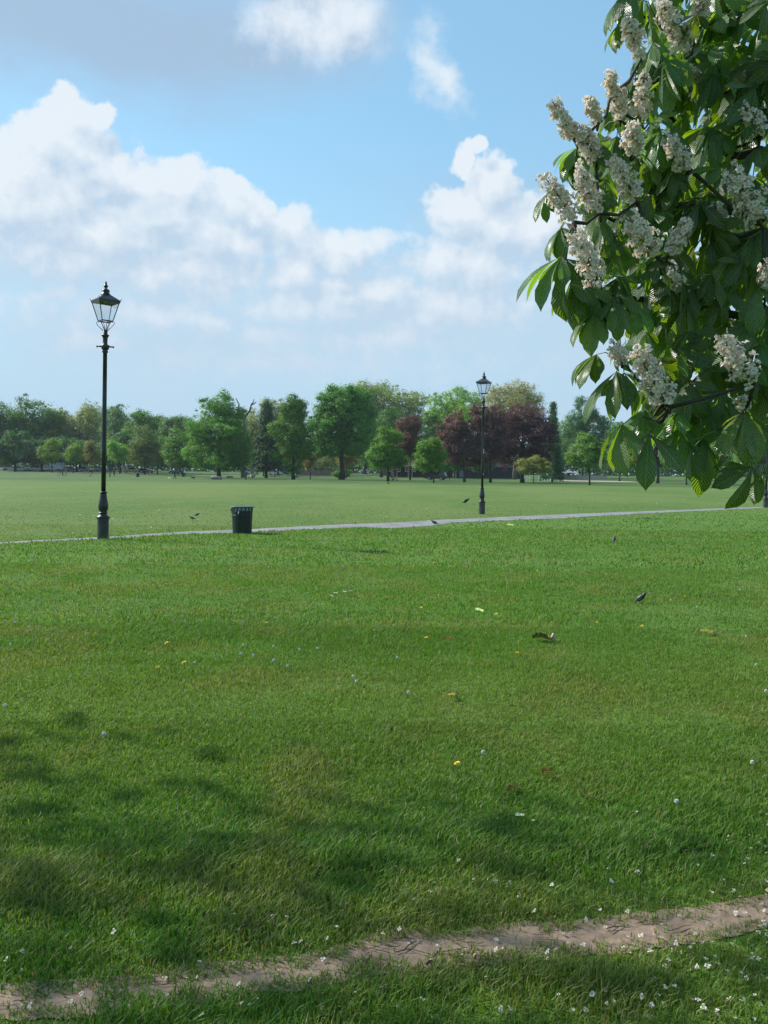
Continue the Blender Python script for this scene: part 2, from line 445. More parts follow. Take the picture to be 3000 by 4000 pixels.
M_ASPH = mat('path_asphalt', (.20, .195, .195), .85, var=.3, scale=1.6, bump=.3)
PX = [-260, 0, 200, 430, 700, 950, 1200, 1400, 1530, 1690, 1760, 1900, 2200, 2550, 2900, 3400]
near_px = list(zip(PX, [2140, 2126, 2114, 2105, 2088, 2081, 2069, 2060, 2064, 2054, 2042, 2036, 2024, 2004, 1988, 1967]))
far_px = list(zip(PX, [2132, 2119, 2108, 2097, 2078, 2068, 2055, 2046, 2042, 2032, 2029, 2023, 2009, 1996, 1983, 1964]))
pA, pB = strip('path', near_px, far_px, M_ASPH, .004, 'grey asphalt footpath crossing the park from left to right', 'path', wob=.10)

# trodden dirt track in the foreground
M_DIRT = mat('dry_dirt', (.225, .158, .112), .95, var=.25, scale=26, bump=.55)
DX = [-3200, -1700, -700, 0, 300, 600, 800, 1000, 1150, 1300, 1450, 1600, 1750, 1900, 2050, 2200, 2400, 2600, 2800, 3000, 3700, 5200, 7000]
dn = [4110, 4060, 3990, 3950, 3942, 3895, 3880, 3832, 3838, 3800, 3770, 3770, 3740, 3735, 3700, 3700, 3690, 3662, 3635, 3585, 3480, 3290, 3080]
df = [4050, 3990, 3920, 3885, 3868, 3845, 3800, 3790, 3778, 3745, 3690, 3668, 3690, 3665, 3640, 3648, 3618, 3598, 3572, 3535, 3430, 3235, 3020]
dA, dB = strip('dirt_track', list(zip(DX, [v + 40 for v in dn])), list(zip(DX, [v - 40 for v in df])), M_DIRT, .004, 'narrow trodden strip of bare grey brown earth in the foreground grass', 'dirt track', sub=10, wob=.02, seed=4)

M_ROAD = mat('far_road', (.22, .215, .20), .9, var=.12, scale=.4)
def band(name, y0, y1, x0, x1, m, label, cat, slope=0.0):
    V = []; n = 60
    for i in range(n + 1):
        x = x0 + (x1 - x0) * i / n
        for k in range(5):
            y = y0 + (y1 - y0) * k / 4 + slope * x
            V.append((x, y, tz(x, y) + .02))
    Q = [(i * 5 + k, (i + 1) * 5 + k, (i + 1) * 5 + k + 1, i * 5 + k + 1) for i in range(n) for k in range(4)]
    return tag(link(name, np_mesh(name, np.array(V), Q=np.array(Q), mats=[m])), label, cat, kind='structure')
band('road', 229, 233, -150, 14, M_ROAD, 'pale park road running behind the trees past the parked cars', 'road')
M_SAND = mat('play_sand', (.40, .32, .24), .95, var=.1, scale=.5)
band('sand', 184, 208, 41, 57, M_SAND, 'pale sandy play area beyond the trees on the right', 'sand')

# ------------------------------------------------------------------ grass
rngn = np.random.default_rng(7)
def edge_y(E, x):
    xs = np.array([p.x for p in E]); ys = np.array([p.y for p in E]); o = np.argsort(xs)
    return np.interp(x, xs[o], ys[o])
def vnoise(x, y, s, seed=0):
    xi = x * s + seed * 17.3; yi = y * s + seed * 9.1
    x0 = np.floor(xi); y0 = np.floor(yi); fx = xi - x0; fy = yi - y0
    fx = fx * fx * (3 - 2 * fx); fy = fy * fy * (3 - 2 * fy)
    def h(a, b):
        v = np.sin(a * 127.1 + b * 311.7 + seed * 74.7) * 43758.5453; return v - np.floor(v)
    return (h(x0, y0) * (1 - fx) + h(x0 + 1, y0) * fx) * (1 - fy) + (h(x0, y0 + 1) * (1 - fx) + h(x0 + 1, y0 + 1) * fx) * fy
def fbm(x, y, s, seed=0):
    return .55 * vnoise(x, y, s, seed) + .3 * vnoise(x, y, s * 2.1, seed + 3) + .15 * vnoise(x, y, s * 4.3, seed + 5)
# ground spots of the tall tufts seen in the photo (pixel, radius m, extra height)
TUFTS = [(G(760, 2460), 1.5, .07), (G(820, 2455), .6, .08), (G(1330, 2490), 1.2, .05), (G(420, 2500), .9, .045), (G(500, 2100), 1.6, .05), (G(250, 2105), 1.2, .04),
         (G(1800, 3290), .35, .05), (G(1300, 3330), .4, .045), (G(100, 3480), .4, .055), (G(2350, 3330), .4, .05), (G(700, 3350), .4, .05), (G(2250, 3850), .22, .05), (G(600, 3960), .2, .035), (G(2800, 3200), .4, .03), (G(2100, 2010), 1.5, .05), (G(1950, 2013), 1.2, .04)]
_dn, _df = [G(*p) for p in zip(DX, dn)], [G(*p) for p in zip(DX, df)]
DNX, DNY = [p.x for p in _dn], [p.y for p in _dn]; DFX, DFY = [p.x for p in _df], [p.y for p in _df]
def grass_band(d0, d1, dens, h0, wid, spread, keep_meadow=True):
    mg = 1.9 + .05 * d0                                       # metres beyond the picture's edges
    n = int(dens * 2 * (spread * d1 + mg) * (d1 - d0))
    d = rngn.uniform(d0, d1, n); x = rngn.uniform(-1, 1, n) * (spread * d1 + mg); y = d
    ok = (np.abs(x) < spread * d + mg * (.75 + .5 * vnoise(x, y, 1.3, 77))) & ((np.abs(x) < spread * d) | (rngn.random(n) < .7))
    pn, pf = edge_y(pA, x), edge_y(pB, x)
    ok &= ~((y > pn + .22 * (fbm(x, y, 2.2, 51) - .42)) & (y < pf - .16 * (fbm(x, y, 2.6, 52) - .42)))
    dnn, dff = np.interp(x, DNX, DNY), np.interp(x, DFX, DFY)
    out_ = np.maximum(dnn - y, y - dff)                      # metres outside the bare strip
    keep = sstep(-.03, .045, out_ + .13 * (fbm(x, y, 13, 31) - .5) + .07 * (fbm(x, y, 34, 32) - .5) + .15 * np.maximum(0, fbm(x, y, 3.2, 8) - .48) + .018 * sstep(0, -1.2, x))
    keep = np.maximum(keep, .025)
    ok &= rngn.random(n) < keep
    # worn patches
    worn = fbm(x, y, .9, 4)
    ok &= ~((worn > .66) & (rngn.random(n) < .45))
    if d1 > 60: ok &= rngn.random(n) < np.exp(-((d - d0) / 16) ** 2)
    x, y = x[ok], y[ok]; n = len(x); dnn, dff = dnn[ok], dff[ok]
    mown = y > edge_y(pB, x)
    tall = .55 + .9 * fbm(x, y, 1.1, 1) * (.5 + vnoise(x, y, 4.0, 6))
    h = h0 * tall * rngn.uniform(.5, 1.35, n)
    ex = np.zeros(n)
    for (t, r, e) in TUFTS:
        ex = np.maximum(ex, e * np.exp(-(((x - t.x) / r) ** 2 + ((y - t.y) / (r * .55)) ** 2)))
    h = h + ex * rngn.uniform(.4, 1.1, n)
    h = np.where(mown, h * .45, h)
    lip = np.exp(-((y - edge_y(pB, x)) / .16) ** 2) * mown; h = h + lip * .045 * (.3 + fbm(x, y, 2.5, 41))
    dn_ = np.minimum(np.abs(y - dnn), np.abs(y - dff)); h = np.where((dn_ < .10), h * .75, h)
    z = terrain(x, y)
    a = rngn.uniform(0, 2 * np.pi, n); lean = rngn.uniform(.15, .95, n)
    lx = np.cos(a) * lean * .85 + .08; ly = np.sin(a) * lean * .8 - .03
    w = wid * rngn.uniform(.6, 1.3, n)
    b = a + np.pi / 2 + rngn.normal(0, .5, n); bx, by = np.cos(b), np.sin(b)
    V = np.empty((n, 5, 3), np.float32)
    def setp(i, hx, k, side):
        V[:, i, 0] = x + lx * hx * k + bx * w * side; V[:, i, 1] = y + ly * hx * k + by * w * side
        V[:, i, 2] = z - .003 + h * (hx / h) * np.where(k > .7, .85, 1)
    setp(0, h * .0, 0, .5); setp(1, h * .0, 0, -.5)
    setp(2, h * .55, .45, -.42); setp(3, h * .55, .45, .42)
    setp(4, h, 1.0, 0)
    V[:, 0, 2] = z - .004; V[:, 1, 2] = z - .004
    idx = (np.arange(n) * 5)[:, None]
    Q = idx + np.array([[0, 1, 2, 3]]); T = idx + np.array([[3, 2, 4]])
    # blade colours: fresh, bluish and straw blades in patches
    f = fbm(x, y, .6, 11); g = fbm(x, y, 1.6, 12)
    fresh = np.array([.106, .228, .022]); blue = np.array([.105, .205, .042]); dry = np.array([.18, .22, .055]); straw = np.array([.34, .30, .15])
    col = fresh[None] * (1 - f[:, None]) + blue[None] * f[:, None]
    drym = sstep(.48, .72, g)[:, None] * .7
    band_ = np.exp(-((y - 5.9 - .1 * x) / 1.0) ** 2)[:, None] * .5 + np.exp(-((y - 4.4) / .35) ** 2)[:, None] * .25
    col = col * (1 - np.clip(drym + band_, 0, .85)) + dry[None] * np.clip(drym + band_, 0, .85)
    col = np.where(mown[:, None], col * .35 + np.array([.15, .21, .048])[None] * .65, col)
    s = rngn.random(n) < (.06 + .07 * drym[:, 0] + .12 * (dn_ < .12)); col = np.where(s[:, None], straw[None] * rngn.uniform(.6, 1, n)[:, None], col)
    col = col * rngn.uniform(.62, 1.3, n)[:, None] * rngn.normal(1, .05, (n, 3))
    return V.reshape(-1, 3), Q, T, np.repeat(np.clip(col, .005, 1), 5, 0)
parts = []
for args in ((1.1, 3.4, 21000, .038, .0040, .62), (3.4, 5.2, 13500, .038, .0046, .60), (5.2, 8.5, 6500, .033, .0052, .58), (8.5, 14, 1700, .037, .0088, .56),
             (14, 24, 320, .048, .018, .54), (24, 80, 42, .05, .034, .54)):
    parts.append(grass_band(*args))
off = 0; Vs, Qs, Ts, Cs = [], [], [], []
for V, Q, T, c in parts:
    Vs.append(V); Qs.append(Q + off); Ts.append(T + off); Cs.append(c); off += len(V)
gm = np_mesh('grass', np.concatenate(Vs), np.concatenate(Qs), np.concatenate(Ts), [M_GRASS], np.concatenate(Cs))
tag(link('grass', gm), 'short green grass blades with straw coloured patches covering the lawn', 'grass', kind='stuff')

# ------------------------------------------------------------------ street lamps
def make_lamp(loc, rz, scale, label, lean=0.0, arms=R(8)):
    t = empty('street_lamp', loc, rz); t.scale = (scale,) * 3
    t.rotation_euler = (Matrix.Rotation(lean, 3, 'Y') @ Matrix.Rotation(rz, 3, 'Z')).to_euler()
    tag(t, label, 'street lamp', 'street lamps along the footpath')
    m = MB(); m.lathe([(.126, -.06), (.126, .03), (.124, .43), (.127, .44), (.127, .455)], 28); m.build('base', M_POSTB, t, True)
    m = MB(); m.lathe([(.127, .4551), (.14, .46), (.147, .475), (.144, .50), (.125, .52), (.10, .535), (.088, .55), (.084, .575), (.098, .582), (.10, .592), (.096, .60),
             (.082, .606), (.084, .625), (.098, .66), (.108, .70), (.1115, .735), (.107, .78), (.094, .85), (.08, .93), (.069, 1.0), (.065, 1.03), (.078, 1.036), (.088, 1.045),
             (.088, 1.058), (.072, 1.066), (.055, 1.075), (.051, 1.08)], 28); m.build('pedestal', M_POST, t, True)
    m = MB(); m.lathe([(.051, 1.081), (.050, 2.0), (.047, 3.4), (.045, 4.17), (.055, 4.175), (.067, 4.19), (.067, 4.205), (.055, 4.22), (.058, 4.24), (.072, 4.25), (.082, 4.27), (.088, 4.29),
             (.088, 4.345), (.075, 4.352), (.055, 4.356), (.05, 4.38), (.052, 4.46), (.054, 4.50), (.06, 4.52), (.08, 4.55), (.084, 4.562), (.076, 4.575), (.052, 4.585), (.048, 4.60), (.047, 4.672)], 24)
    m.build('column', M_POST, t, True)
    for s in (-1, 1):
        m = MB(); d = Vector((math.cos(arms - rz), math.sin(arms - rz), 0)) * s
        m.tube([d * .08 + Vector((0, 0, 4.315)), d * .16 + Vector((0, 0, 4.31))], [.019, .014], 10)
        m.ball(d * .172 + Vector((0, 0, 4.309)), .024, 12, 8); m.build('ladder_arm', M_POST, t, True)
    lb, lt, ez = 4.875, 5.29, 5.29
    hb, ht = .12, .225
    def ring(z, h, th, hh, name, mt):
        m = MB()
        for k in range(4):
            a = R(90) * k; rot = Matrix.Rotation(a, 3, 'Z')
            m.box(rot @ Vector((h, 0, z)), (th, 2 * h - th, hh), rot)
        return m.build(name, mt, t)
    cor = [Vector((sx, sy, 0)) for sx, sy in ((1, 1), (-1, 1), (-1, -1), (1, -1))]
    for c in cor:          # scrolled brackets carrying the lantern
        m = MB(); b = c * hb; u = c.normalized()
        z0 = 4.655
        m.tube([u * .045 + Vector((0, 0, z0)), u * .10 + Vector((0, 0, z0 + .055)), u * .17 + Vector((0, 0, z0 + .12)), u * .20 + Vector((0, 0, z0 + .155)), u * .205 + Vector((0, 0, z0 + .185)),
                u * .19 + Vector((0, 0, z0 + .208)), u * .165 + Vector((0, 0, z0 + .206)), u * .158 + Vector((0, 0, z0 + .19))], [.009, .008, .007, .007, .007, .006, .006, .005], 8)
        m.build('scroll_bracket', M_POST, t, True)
    m = MB()
    for k in range(4):
        a = R(90) * k; u = Vector((math.cos(a), math.sin(a), 0))
        m.tube([u * .02 + Vector((0, 0, 4.66)), u * .05 + Vector((0, 0, 4.76)), u * (hb - .006) + Vector((0, 0, 4.862))], .008, 8)
    m.build('frog', M_POST, t, True)
    fr = ring(lb, hb, .024, .024, 'bottom_frame', M_POST)
    for c in cor:
        m = MB(); m.tube([c * hb + Vector((0, 0, lb)), c * ht + Vector((0, 0, lt)), c * (ht + .037) + Vector((0, 0, lt + .085))], [.0105, .0115, .004], 6); m.build('corner_bar', M_POST, t)
    for k in range(4):
        a = R(90) * k; rot = Matrix.Rotation(a, 3, 'Z'); m = MB()
        q = [Vector((hb, -hb + .01, lb + .012)), Vector((hb, hb - .01, lb + .012)), Vector((ht, ht - .01, lt - .005)), Vector((ht, -ht + .01, lt - .005))]
        V = [rot @ p for p in q] + [rot @ (p - Vector((.004, 0, 0))) for p in q]
        m.add(V, [(0, 1, 2, 3), (7, 6, 5, 4), (0, 4, 5, 1), (1, 5, 6, 2), (2, 6, 7, 3), (3, 7, 4, 0)]); m.build('glass_pane', M_GLASS, t)
    m = MB()               # eaves with a moulded edge and the roof
    def sq(h, z): return [Vector((sx * h, sy * h, z)) for sx, sy in ((1, 1), (-1, 1), (-1, -1), (1, -1))]
    lev = [(ht - .012, lt - .018), (ht + .012, lt - .016), (ht + .014, lt + .012), (ht + .022, lt + .015), (ht + .024, lt + .04), (ht + .010, lt + .044), (.075, lt + .172), (.0, lt + .172)]
    V = []
    for h, z in lev: V += sq(max(h, .001), z)
    Fc = [(i * 4 + k, i * 4 + (k + 1) % 4, (i + 1) * 4 + (k + 1) % 4, (i + 1) * 4 + k) for i in range(len(lev) - 1) for k in range(4)]
    m.add(V, Fc); V2 = sq(ht - .012, lt - .018) + sq(.05, lt + .06); m.add(V2, [(0, 4, 5, 1), (1, 5, 6, 2), (2, 6, 7, 3), (3, 7, 4, 0), (4, 7, 6, 5)])
    m.build('lantern_roof', M_ROOFM, t)
    m = MB(); z = lt + .165
    m.lathe([(.105, z), (.104, z + .012), (.09, z + .03), (.075, z + .055), (.07, z + .068), (.088, z + .078), (.09, z + .09), (.078, z + .10), (.07, z + .12), (.045, z + .132), (.028, z + .142), (.027, z + .16),
             (.044, z + .175), (.05, z + .192), (.042, z + .21), (.032, z + .22), (.024, z + .25), (.016, z + .285), (.014, z + .30)], 20)
    m.build('finial', M_POST, t, True)
    m = MB(); m.lathe([(.05, lt + .0), (.05, lt + .055), (.02, lt + .06)], 12); m.tube([(.03, 0, lt), (.03, 0, lt - .05)], .012, 8); m.tube([(-.03, 0, lt), (-.03, 0, lt - .05)], .012, 8)
    m.build('lamp_holder', M_LINER, t, True)
    return t
g = G(402, 2105)
make_lamp(g, R(45 - 5), 1.0, 'tall black Victorian street lamp nearest the camera, beside the litter bin', lean=R(.95))
l1 = g
g = G(1882, 2008)
l2 = make_lamp(g, R(45 + 17), .955, 'black street lamp on the far side of the path before the copper beeches')
for zz, hh in ((2.55, .09), (1.62, .03)):
    m = MB(); m.tube([(.0, 0, zz - hh), (0, 0, zz + hh)], .0515, 12, cap=False); 
    q = MB(); 
    a0 = -R(62)
    V = []
    for k in range(5):
        a = a0 - R(90) + R(40) + (k - 2) * R(9)
        V += [(.0525 * math.cos(a), .0525 * math.sin(a), zz - hh), (.0525 * math.cos(a), .0525 * math.sin(a), zz + hh)]
    q.add(V, [(2 * k, 2 * k + 2, 2 * k + 3, 2 * k + 1) for k in range(4)]); q.build('sticker', M_WHITE, l2)
make_lamp(G(2990, 1983), R(30), .955, 'black street lamp at the right edge of the picture behind the chestnut leaves')
make_lamp(on_ground(429, 165), R(20), .955, 'small far off street lamp left of centre before the parked cars')

# ------------------------------------------------------------------ litter bin
def make_bin(loc, label, s=1.0):
    t = empty('litter_bin', loc); t.scale = (s,) * 3
    tag(t, label, 'litter bin')
    m = MB(); m.lathe([(.20, -.03), (.238, -.028), (.238, .01), (.247, .30), (.255, .462), (.257, .575), (.25, .577), (.24, .46), (.22, .02), (.0, .02)], 64, flute=4, depth=.03); m.build('body', M_BIN, t)
    m = MB(); m.lathe([(.257, .455), (.263, .457), (.263, .470), (.257, .472)], 48); m.build('band', M_BIN, t, True)
    for k in range(16):
        a = 2 * math.pi * k / 16 + .07; rot = Matrix.Rotation(a, 3, 'Z'); m = MB(); m.box(rot @ Vector((.259, 0, .607)), (.012, .026, .09), rot); m.build('rim_post', M_BIN, t)
    m = MB(); m.lathe([(.225, .10), (.235, .55), (.246, .60), (.242, .628), (.252, .652), (.245, .655), (.225, .58), (.21, .12)], 40)
    rr = random.Random(3)
    m.v = [(x * (1 + rr.uniform(-.018, .018)), y * (1 + rr.uniform(-.018, .018)), z) for x, y, z in m.v]
    m.build('liner', M_LINER, t, True)
    m = MB(); m.lathe([(.235, .650), (.262, .648), (.312, .664), (.316, .672), (.312, .680), (.27, .682), (.24, .672)], 48); m.build('rim', mat('bin_rim_paint', (.05, .085, .07), .4), t, True)
    m = MB(); rot = Matrix.Rotation(R(188), 3, 'Z'); m.box(rot @ Vector((.268, 0, .59)), (.035, .05, .05), rot); m.box(rot @ Vector((.258, 0, .54)), (.02, .025, .07), rot); m.build('latch', M_BIN, t)
    def plate(a, z, w, h, mt, nm, r=.262):
        q = MB(); V = []
        for k in range(5):
            b = a + (k / 4 - .5) * w / r; V += [(r * math.cos(b), r * math.sin(b), z - h / 2), (r * math.cos(b), r * math.sin(b), z + h / 2)]
        q.add(V, [(2 * k, 2 * k + 2, 2 * k + 3, 2 * k + 1) for k in range(4)]); q.build(nm, mt, t)
    plate(R(258), .535, .03, .065, M_WHITE, 'white_tag')
    plate(R(238), .56, .07, .03, mat('crest_paint', (.25, .22, .3), .5), 'crest_plate', .2615)
    plate(R(232), .463, .045, .016, M_STEEL, 'band_clasp', .266)
    return t
make_bin(G(946, 2083), 'dark green fluted litter bin with white liner beside the path')

# ------------------------------------------------------------------ trees of the park
def tube_np(pts, rad, n=7):
    m = MB(); m.tube(pts, rad, n, cap=False); return m
COL = {  # leaf base colours
 'deep': (.075, .165, .032), 'mid': (.098, .21, .030), 'fresh': (.125, .25, .024), 'lime': (.18, .265, .032), 'pale': (.23, .26, .10), 'olive': (.17, .20, .05),
 'brown': (.18, .15, .07), 'copper': (.12, .055, .06), 'fir': (.052, .105, .05), 'blue': (.09, .185, .055), 'gold': (.26, .26, .07)}
TREE_N = [0]
def tree(name, label, px, base, lobes, col, n=9000, leaf=.34, clump=.75, trunk=.3, sparse=0.0, fork=.3, cat='tree', group='park trees across the meadow', bark=None, dep=None, ncl=None, shell=.36, shape='round', depthk=.9, twigs=10):
    """lobes are (x, y, rx, ry) in photo pixels; they become solid lobes round the trunk at the tree's own distance"""
    TREE_N[0] += 1; rg = np.random.default_rng(100 + TREE_N[0]); rr = random.Random(200 + TREE_N[0])
    n = int(n * 3.7); leaf *= .76; trunk *= .85; clump *= 1.2
    b = on_ground(px, dep) if dep else G(px, base)
    D = (b - CAM).dot(FWD); k = D / F
    pb = proj(b)
    t = empty(name, b); tag(t, label, cat, group)
    L3 = []
    for (x, y, rx, ry) in lobes:
        if dep and dep > 225: rx *= 1.14
        c = P(x, y, D) - b
        c.y += rr.uniform(-.3, .3) * rx * k
        L3.append((np.array(c), np.array([rx * k * 1.1, rx * k * depthk * 1.1, ry * k * 1.06])))
        if shape != 'fir':
            for _ in range(3):
                a = rr.uniform(0, 6.28); e = rr.uniform(-.5, 1.2); q = rr.uniform(.34, .5)
                v = np.array([math.cos(a) * math.cos(e), math.sin(a) * math.cos(e), math.sin(e)])
                L3.append((L3[-1 - _][0] + v * L3[-1 - _][1] * 1.0, L3[-1 - _][1] * q))
    vol = np.array([l[1][0] * l[1][2] for l in L3]); prob = vol / vol.sum()
    tot = vol.sum() * math.pi
    ncl = ncl or int(max(50, tot / (clump ** 2) * 2.8))
    li = rg.choice(len(L3), ncl, p=prob)
    u = rg.normal(size=(ncl, 3)); u /= np.linalg.norm(u, axis=1)[:, None]
    if shape == 'fir': u[:, 2] = u[:, 2] * .6
    rad = shell + (.98 - shell) * rg.random(ncl) ** .55 + np.where(rg.random(ncl) < .2, .28 * rg.random(ncl), 0)
    cc = np.array([L3[i][0] for i in li]) + u * rad[:, None] * np.array([L3[i][1] for i in li])
    if shape == 'fir':      # layered cone
        zt = max(l[0][2] + l[1][2] for l in L3); zb = min(l[0][2] - l[1][2] for l in L3); rmax = max(l[1][0] for l in L3)
        f = rg.random(ncl) ** .75; a = rg.uniform(0, 2 * np.pi, ncl); lay = np.floor(f * 11) / 11 * .6 + f * .4
        r_ = rmax * (1 - (1 - lay)) ** 0 * (lay ** .85) * (.35 + .7 * rg.random(ncl) ** .5)
        x0 = L3[0][0][0]
        cc = np.stack([x0 + np.cos(a) * r_, np.sin(a) * r_, zt - (zt - zb) * f - .12 * r_], 1)
        u = np.stack([np.cos(a), np.sin(a), np.full(ncl, .3)], 1)
    per = max(3, int(n / ncl))
    nn = ncl * per
    ci = np.repeat(np.arange(ncl), per)
    cs = clump * rg.uniform(.4, 1.35, ncl)
    off = rg.normal(0, .5, (nn, 3)) * cs[ci][:, None] * np.array([1, 1, .6])
    pc = cc[ci] + off
    lowz = min(l[0][2] - l[1][2] for l in L3)
    pc[:, 2] = np.maximum(pc[:, 2], .12)
    on = off / np.maximum(np.linalg.norm(off, axis=1), .01)[:, None]
    nrm = on * .75 + u[ci] * .35 + rg.normal(0, .33, (nn, 3)) + np.array([0, 0, .25]); nrm /= np.linalg.norm(nrm, axis=1)[:, None]
    ref = rg.normal(size=(nn, 3)); e1 = np.cross(nrm, ref); e1 /= np.linalg.norm(e1, axis=1)[:, None]; e2 = np.cross(nrm, e1)
    sz = leaf * rg.uniform(.5, 1.25, nn)[:, None]
    V = np.stack([pc - e1 * sz * .6, pc - e2 * sz * .33 + nrm * sz * .1, pc + e1 * sz * .6, pc + e2 * sz * .33 + nrm * sz * .1], 1).reshape(-1, 3)
    Q = np.arange(nn * 4).reshape(-1, 4)
    base_c = np.array(COL[col]) if isinstance(col, str) else np.array(col)
    tint = rg.normal(1, .13, (ncl, 1)) * np.array([1 + rg.normal(0, .05), 1, 1])
    base_c = base_c if isinstance(col, str) else base_c * 1.8
    c = base_c[None] * np.clip(tint[ci], .6, 1.5) * rg.uniform(.75, 1.3, (nn, 1)) * rg.normal(1, .06, (nn, 3))
    me = np_mesh('crown', V, Q=Q, mats=[M_FOL], col=np.repeat(np.clip(c, .004, 1), 4, 0))
    link('crown', me, t)
    # trunk with limbs
    m = MB(); zc = max(l[0][2] for l in L3); top = max(l[0][2] + l[1][2] for l in L3)
    cx = float(np.average([l[0][0] for l in L3], weights=vol)); H = lowz + (top - lowz) * (.75 if shape != 'fir' else .97)
    H = max(H, 1.0)
    pts = [Vector((0, 0, -.25))]; rads = [trunk * 1.5]
    for i in range(1, 8):
        f = i / 7; pts.append(Vector((cx * f ** 1.5 * .8 + rr.uniform(-.12, .12) * trunk * 3, rr.uniform(-.1, .1) * trunk * 3, H * f))); rads.append(trunk * (1.06 - .82 * f))
    m.tube(pts, rads, 9)
    for l in L3[::4] if shape != 'fir' else L3:
        o = pts[min(6, max(2, round((fork + rr.uniform(0, .25)) * 7)))]; tip = Vector(l[0] + np.array([0, 0, l[1][2] * .4]))
        mid = o.lerp(tip, .5) + Vector((rr.uniform(-1, 1), rr.uniform(-1, 1), .1)) * (tip - o).length * .08
        m.tube([o, mid, tip], [trunk * .5, trunk * .3, trunk * .08], 6)
    for i in rg.choice(ncl, min(ncl, twigs + int(70 * sparse)), replace=False):
        tip = Vector(cc[i]) + Vector(u[i]) * clump * (.5 if sparse else 0); o = pts[rr.randint(3, 7)]
        mid = o.lerp(tip, .55) + Vector((rr.uniform(-1, 1), rr.uniform(-1, 1), rr.uniform(-.2, 1))) * (tip - o).length * .12
        m.tube([o, mid, tip], [trunk * .22, trunk * .13, trunk * .04], 5)
    m.build('trunk', bark or M_BARK, t, True)
    return t
T = tree
# -- left, far
T('broadleaf_tree', 'dark green round topped tree at the far left edge of the picture', 20, 0, [(10, 1690, 70, 110), (-40, 1700, 90, 100), (40, 1760, 70, 60)], 'deep', dep=262, n=7000, leaf=.62, clump=1.3, trunk=.45)
T('broadleaf_tree', 'tall dark green dome shaped tree above the silver hatchback at far left', 128, 0, [(128, 1640, 68, 68), (90, 1690, 62, 70), (165, 1700, 58, 70), (125, 1760, 90, 50)], 'deep', dep=258, n=10000, leaf=.6, clump=1.3, trunk=.5)
T('broadleaf_tree', 'yellowish loose crowned tree behind the white box van', 235, 0, [(240, 1665, 45, 65), (215, 1700, 40, 60), (262, 1690, 35, 55), (235, 1745, 60, 45)], 'olive', dep=268, n=4200, leaf=.55, clump=1.2, trunk=.4, sparse=.6)
T('broadleaf_tree', 'brownish olive tree left of the nearest lamp column', 312, 0, [(312, 1680, 50, 60), (290, 1730, 45, 50), (345, 1720, 45, 60)], (.085, .11, .035), dep=262, n=6000, leaf=.55, clump=1.2, trunk=.4)
T('broadleaf_tree', 'pale sparse tree rising high behind the nearest lamp column', 370, 0, [(365, 1625, 48, 55), (335, 1640, 32, 45), (398, 1640, 34, 50), (368, 1690, 55, 50)], 'pale', dep=300, n=3000, leaf=.55, clump=1.2, trunk=.4, sparse=1, bark=M_PALEBARK)
T('broadleaf_tree', 'open crowned green tree just right of the nearest lamp column', 460, 0, [(455, 1645, 48, 48), (490, 1670, 34, 40), (430, 1690, 45, 50), (470, 1725, 50, 45)], 'blue', dep=280, n=4200, leaf=.55, clump=1.2, trunk=.4, sparse=.6)
T('broadleaf_tree', 'mid green flat topped tree behind the far small lamp', 575, 0, [(570, 1670, 58, 52), (610, 1670, 36, 44), (535, 1700, 48, 50), (580, 1745, 80, 50)], 'mid', dep=258, n=8000, leaf=.58, clump=1.25, trunk=.45)
T('broadleaf_tree', 'green flat topped tree left of the great spreading tree', 700, 0, [(685, 1675, 42, 45), (725, 1690, 46, 55), (660, 1715, 38, 55), (700, 1760, 70, 55)], 'blue', dep=250, n=8000, leaf=.56, clump=1.2, trunk=.45)
T('broadleaf_tree', 'low dark bushy tree over the silver estate car at far left', 60, 0, [(60, 1755, 60, 50), (20, 1765, 50, 45), (100, 1770, 45, 38)], (.03, .075, .022), dep=240, n=7000, leaf=.55, clump=1.2, trunk=.35)
T('broadleaf_tree', 'dark bushy tree above the white car at left', 165, 0, [(165, 1765, 50, 42), (135, 1775, 40, 36)], (.035, .08, .028), dep=240, n=5000, leaf=.55, clump=1.2, trunk=.35)
T('broadleaf_tree', 'dark green tree behind the young trees beside the nearest lamp', 300, 0, [(300, 1765, 55, 45), (345, 1770, 40, 40), (255, 1770, 40, 40)], (.035, .085, .028), dep=240, n=6000, leaf=.55, clump=1.2, trunk=.3)
T('broadleaf_tree', 'dark green tree behind the far small lamp and walker', 470, 0, [(470, 1760, 60, 48), (420, 1770, 45, 45), (520, 1770, 40, 40)], (.038, .085, .028), dep=238, n=6000, leaf=.55, clump=1.2, trunk=.3)
T('young_tree', 'slim yellow green young tree before the white box van', 203, 1846, [(198, 1765, 30, 36), (210, 1740, 18, 24), (188, 1785, 20, 18)], 'lime', n=2800, leaf=.36, clump=.7, trunk=.14, group='young trees at the far meadow edge')
T('young_tree', 'small yellow green young tree left of the nearest lamp column', 286, 1848, [(286, 1775, 26, 30), (280, 1755, 16, 20), (300, 1785, 18, 18)], 'lime', n=2400, leaf=.36, clump=.7, trunk=.13, group='young trees at the far meadow edge')
T('young_tree', 'brownish thin young tree close beside the nearest lamp column', 360, 1848, [(358, 1765, 22, 36), (350, 1740, 14, 22), (372, 1790, 16, 18)], (.11, .11, .035), n=1800, leaf=.36, clump=.7, trunk=.13, sparse=.4, group='young trees at the far meadow edge')
T('young_tree', 'bright green young tree behind the far small lamp', 468, 1851, [(455, 1770, 32, 38), (445, 1745, 18, 20), (475, 1780, 20, 24)], (.10, .19, .025), n=3000, leaf=.36, clump=.7, trunk=.14, group='young trees at the far meadow edge')
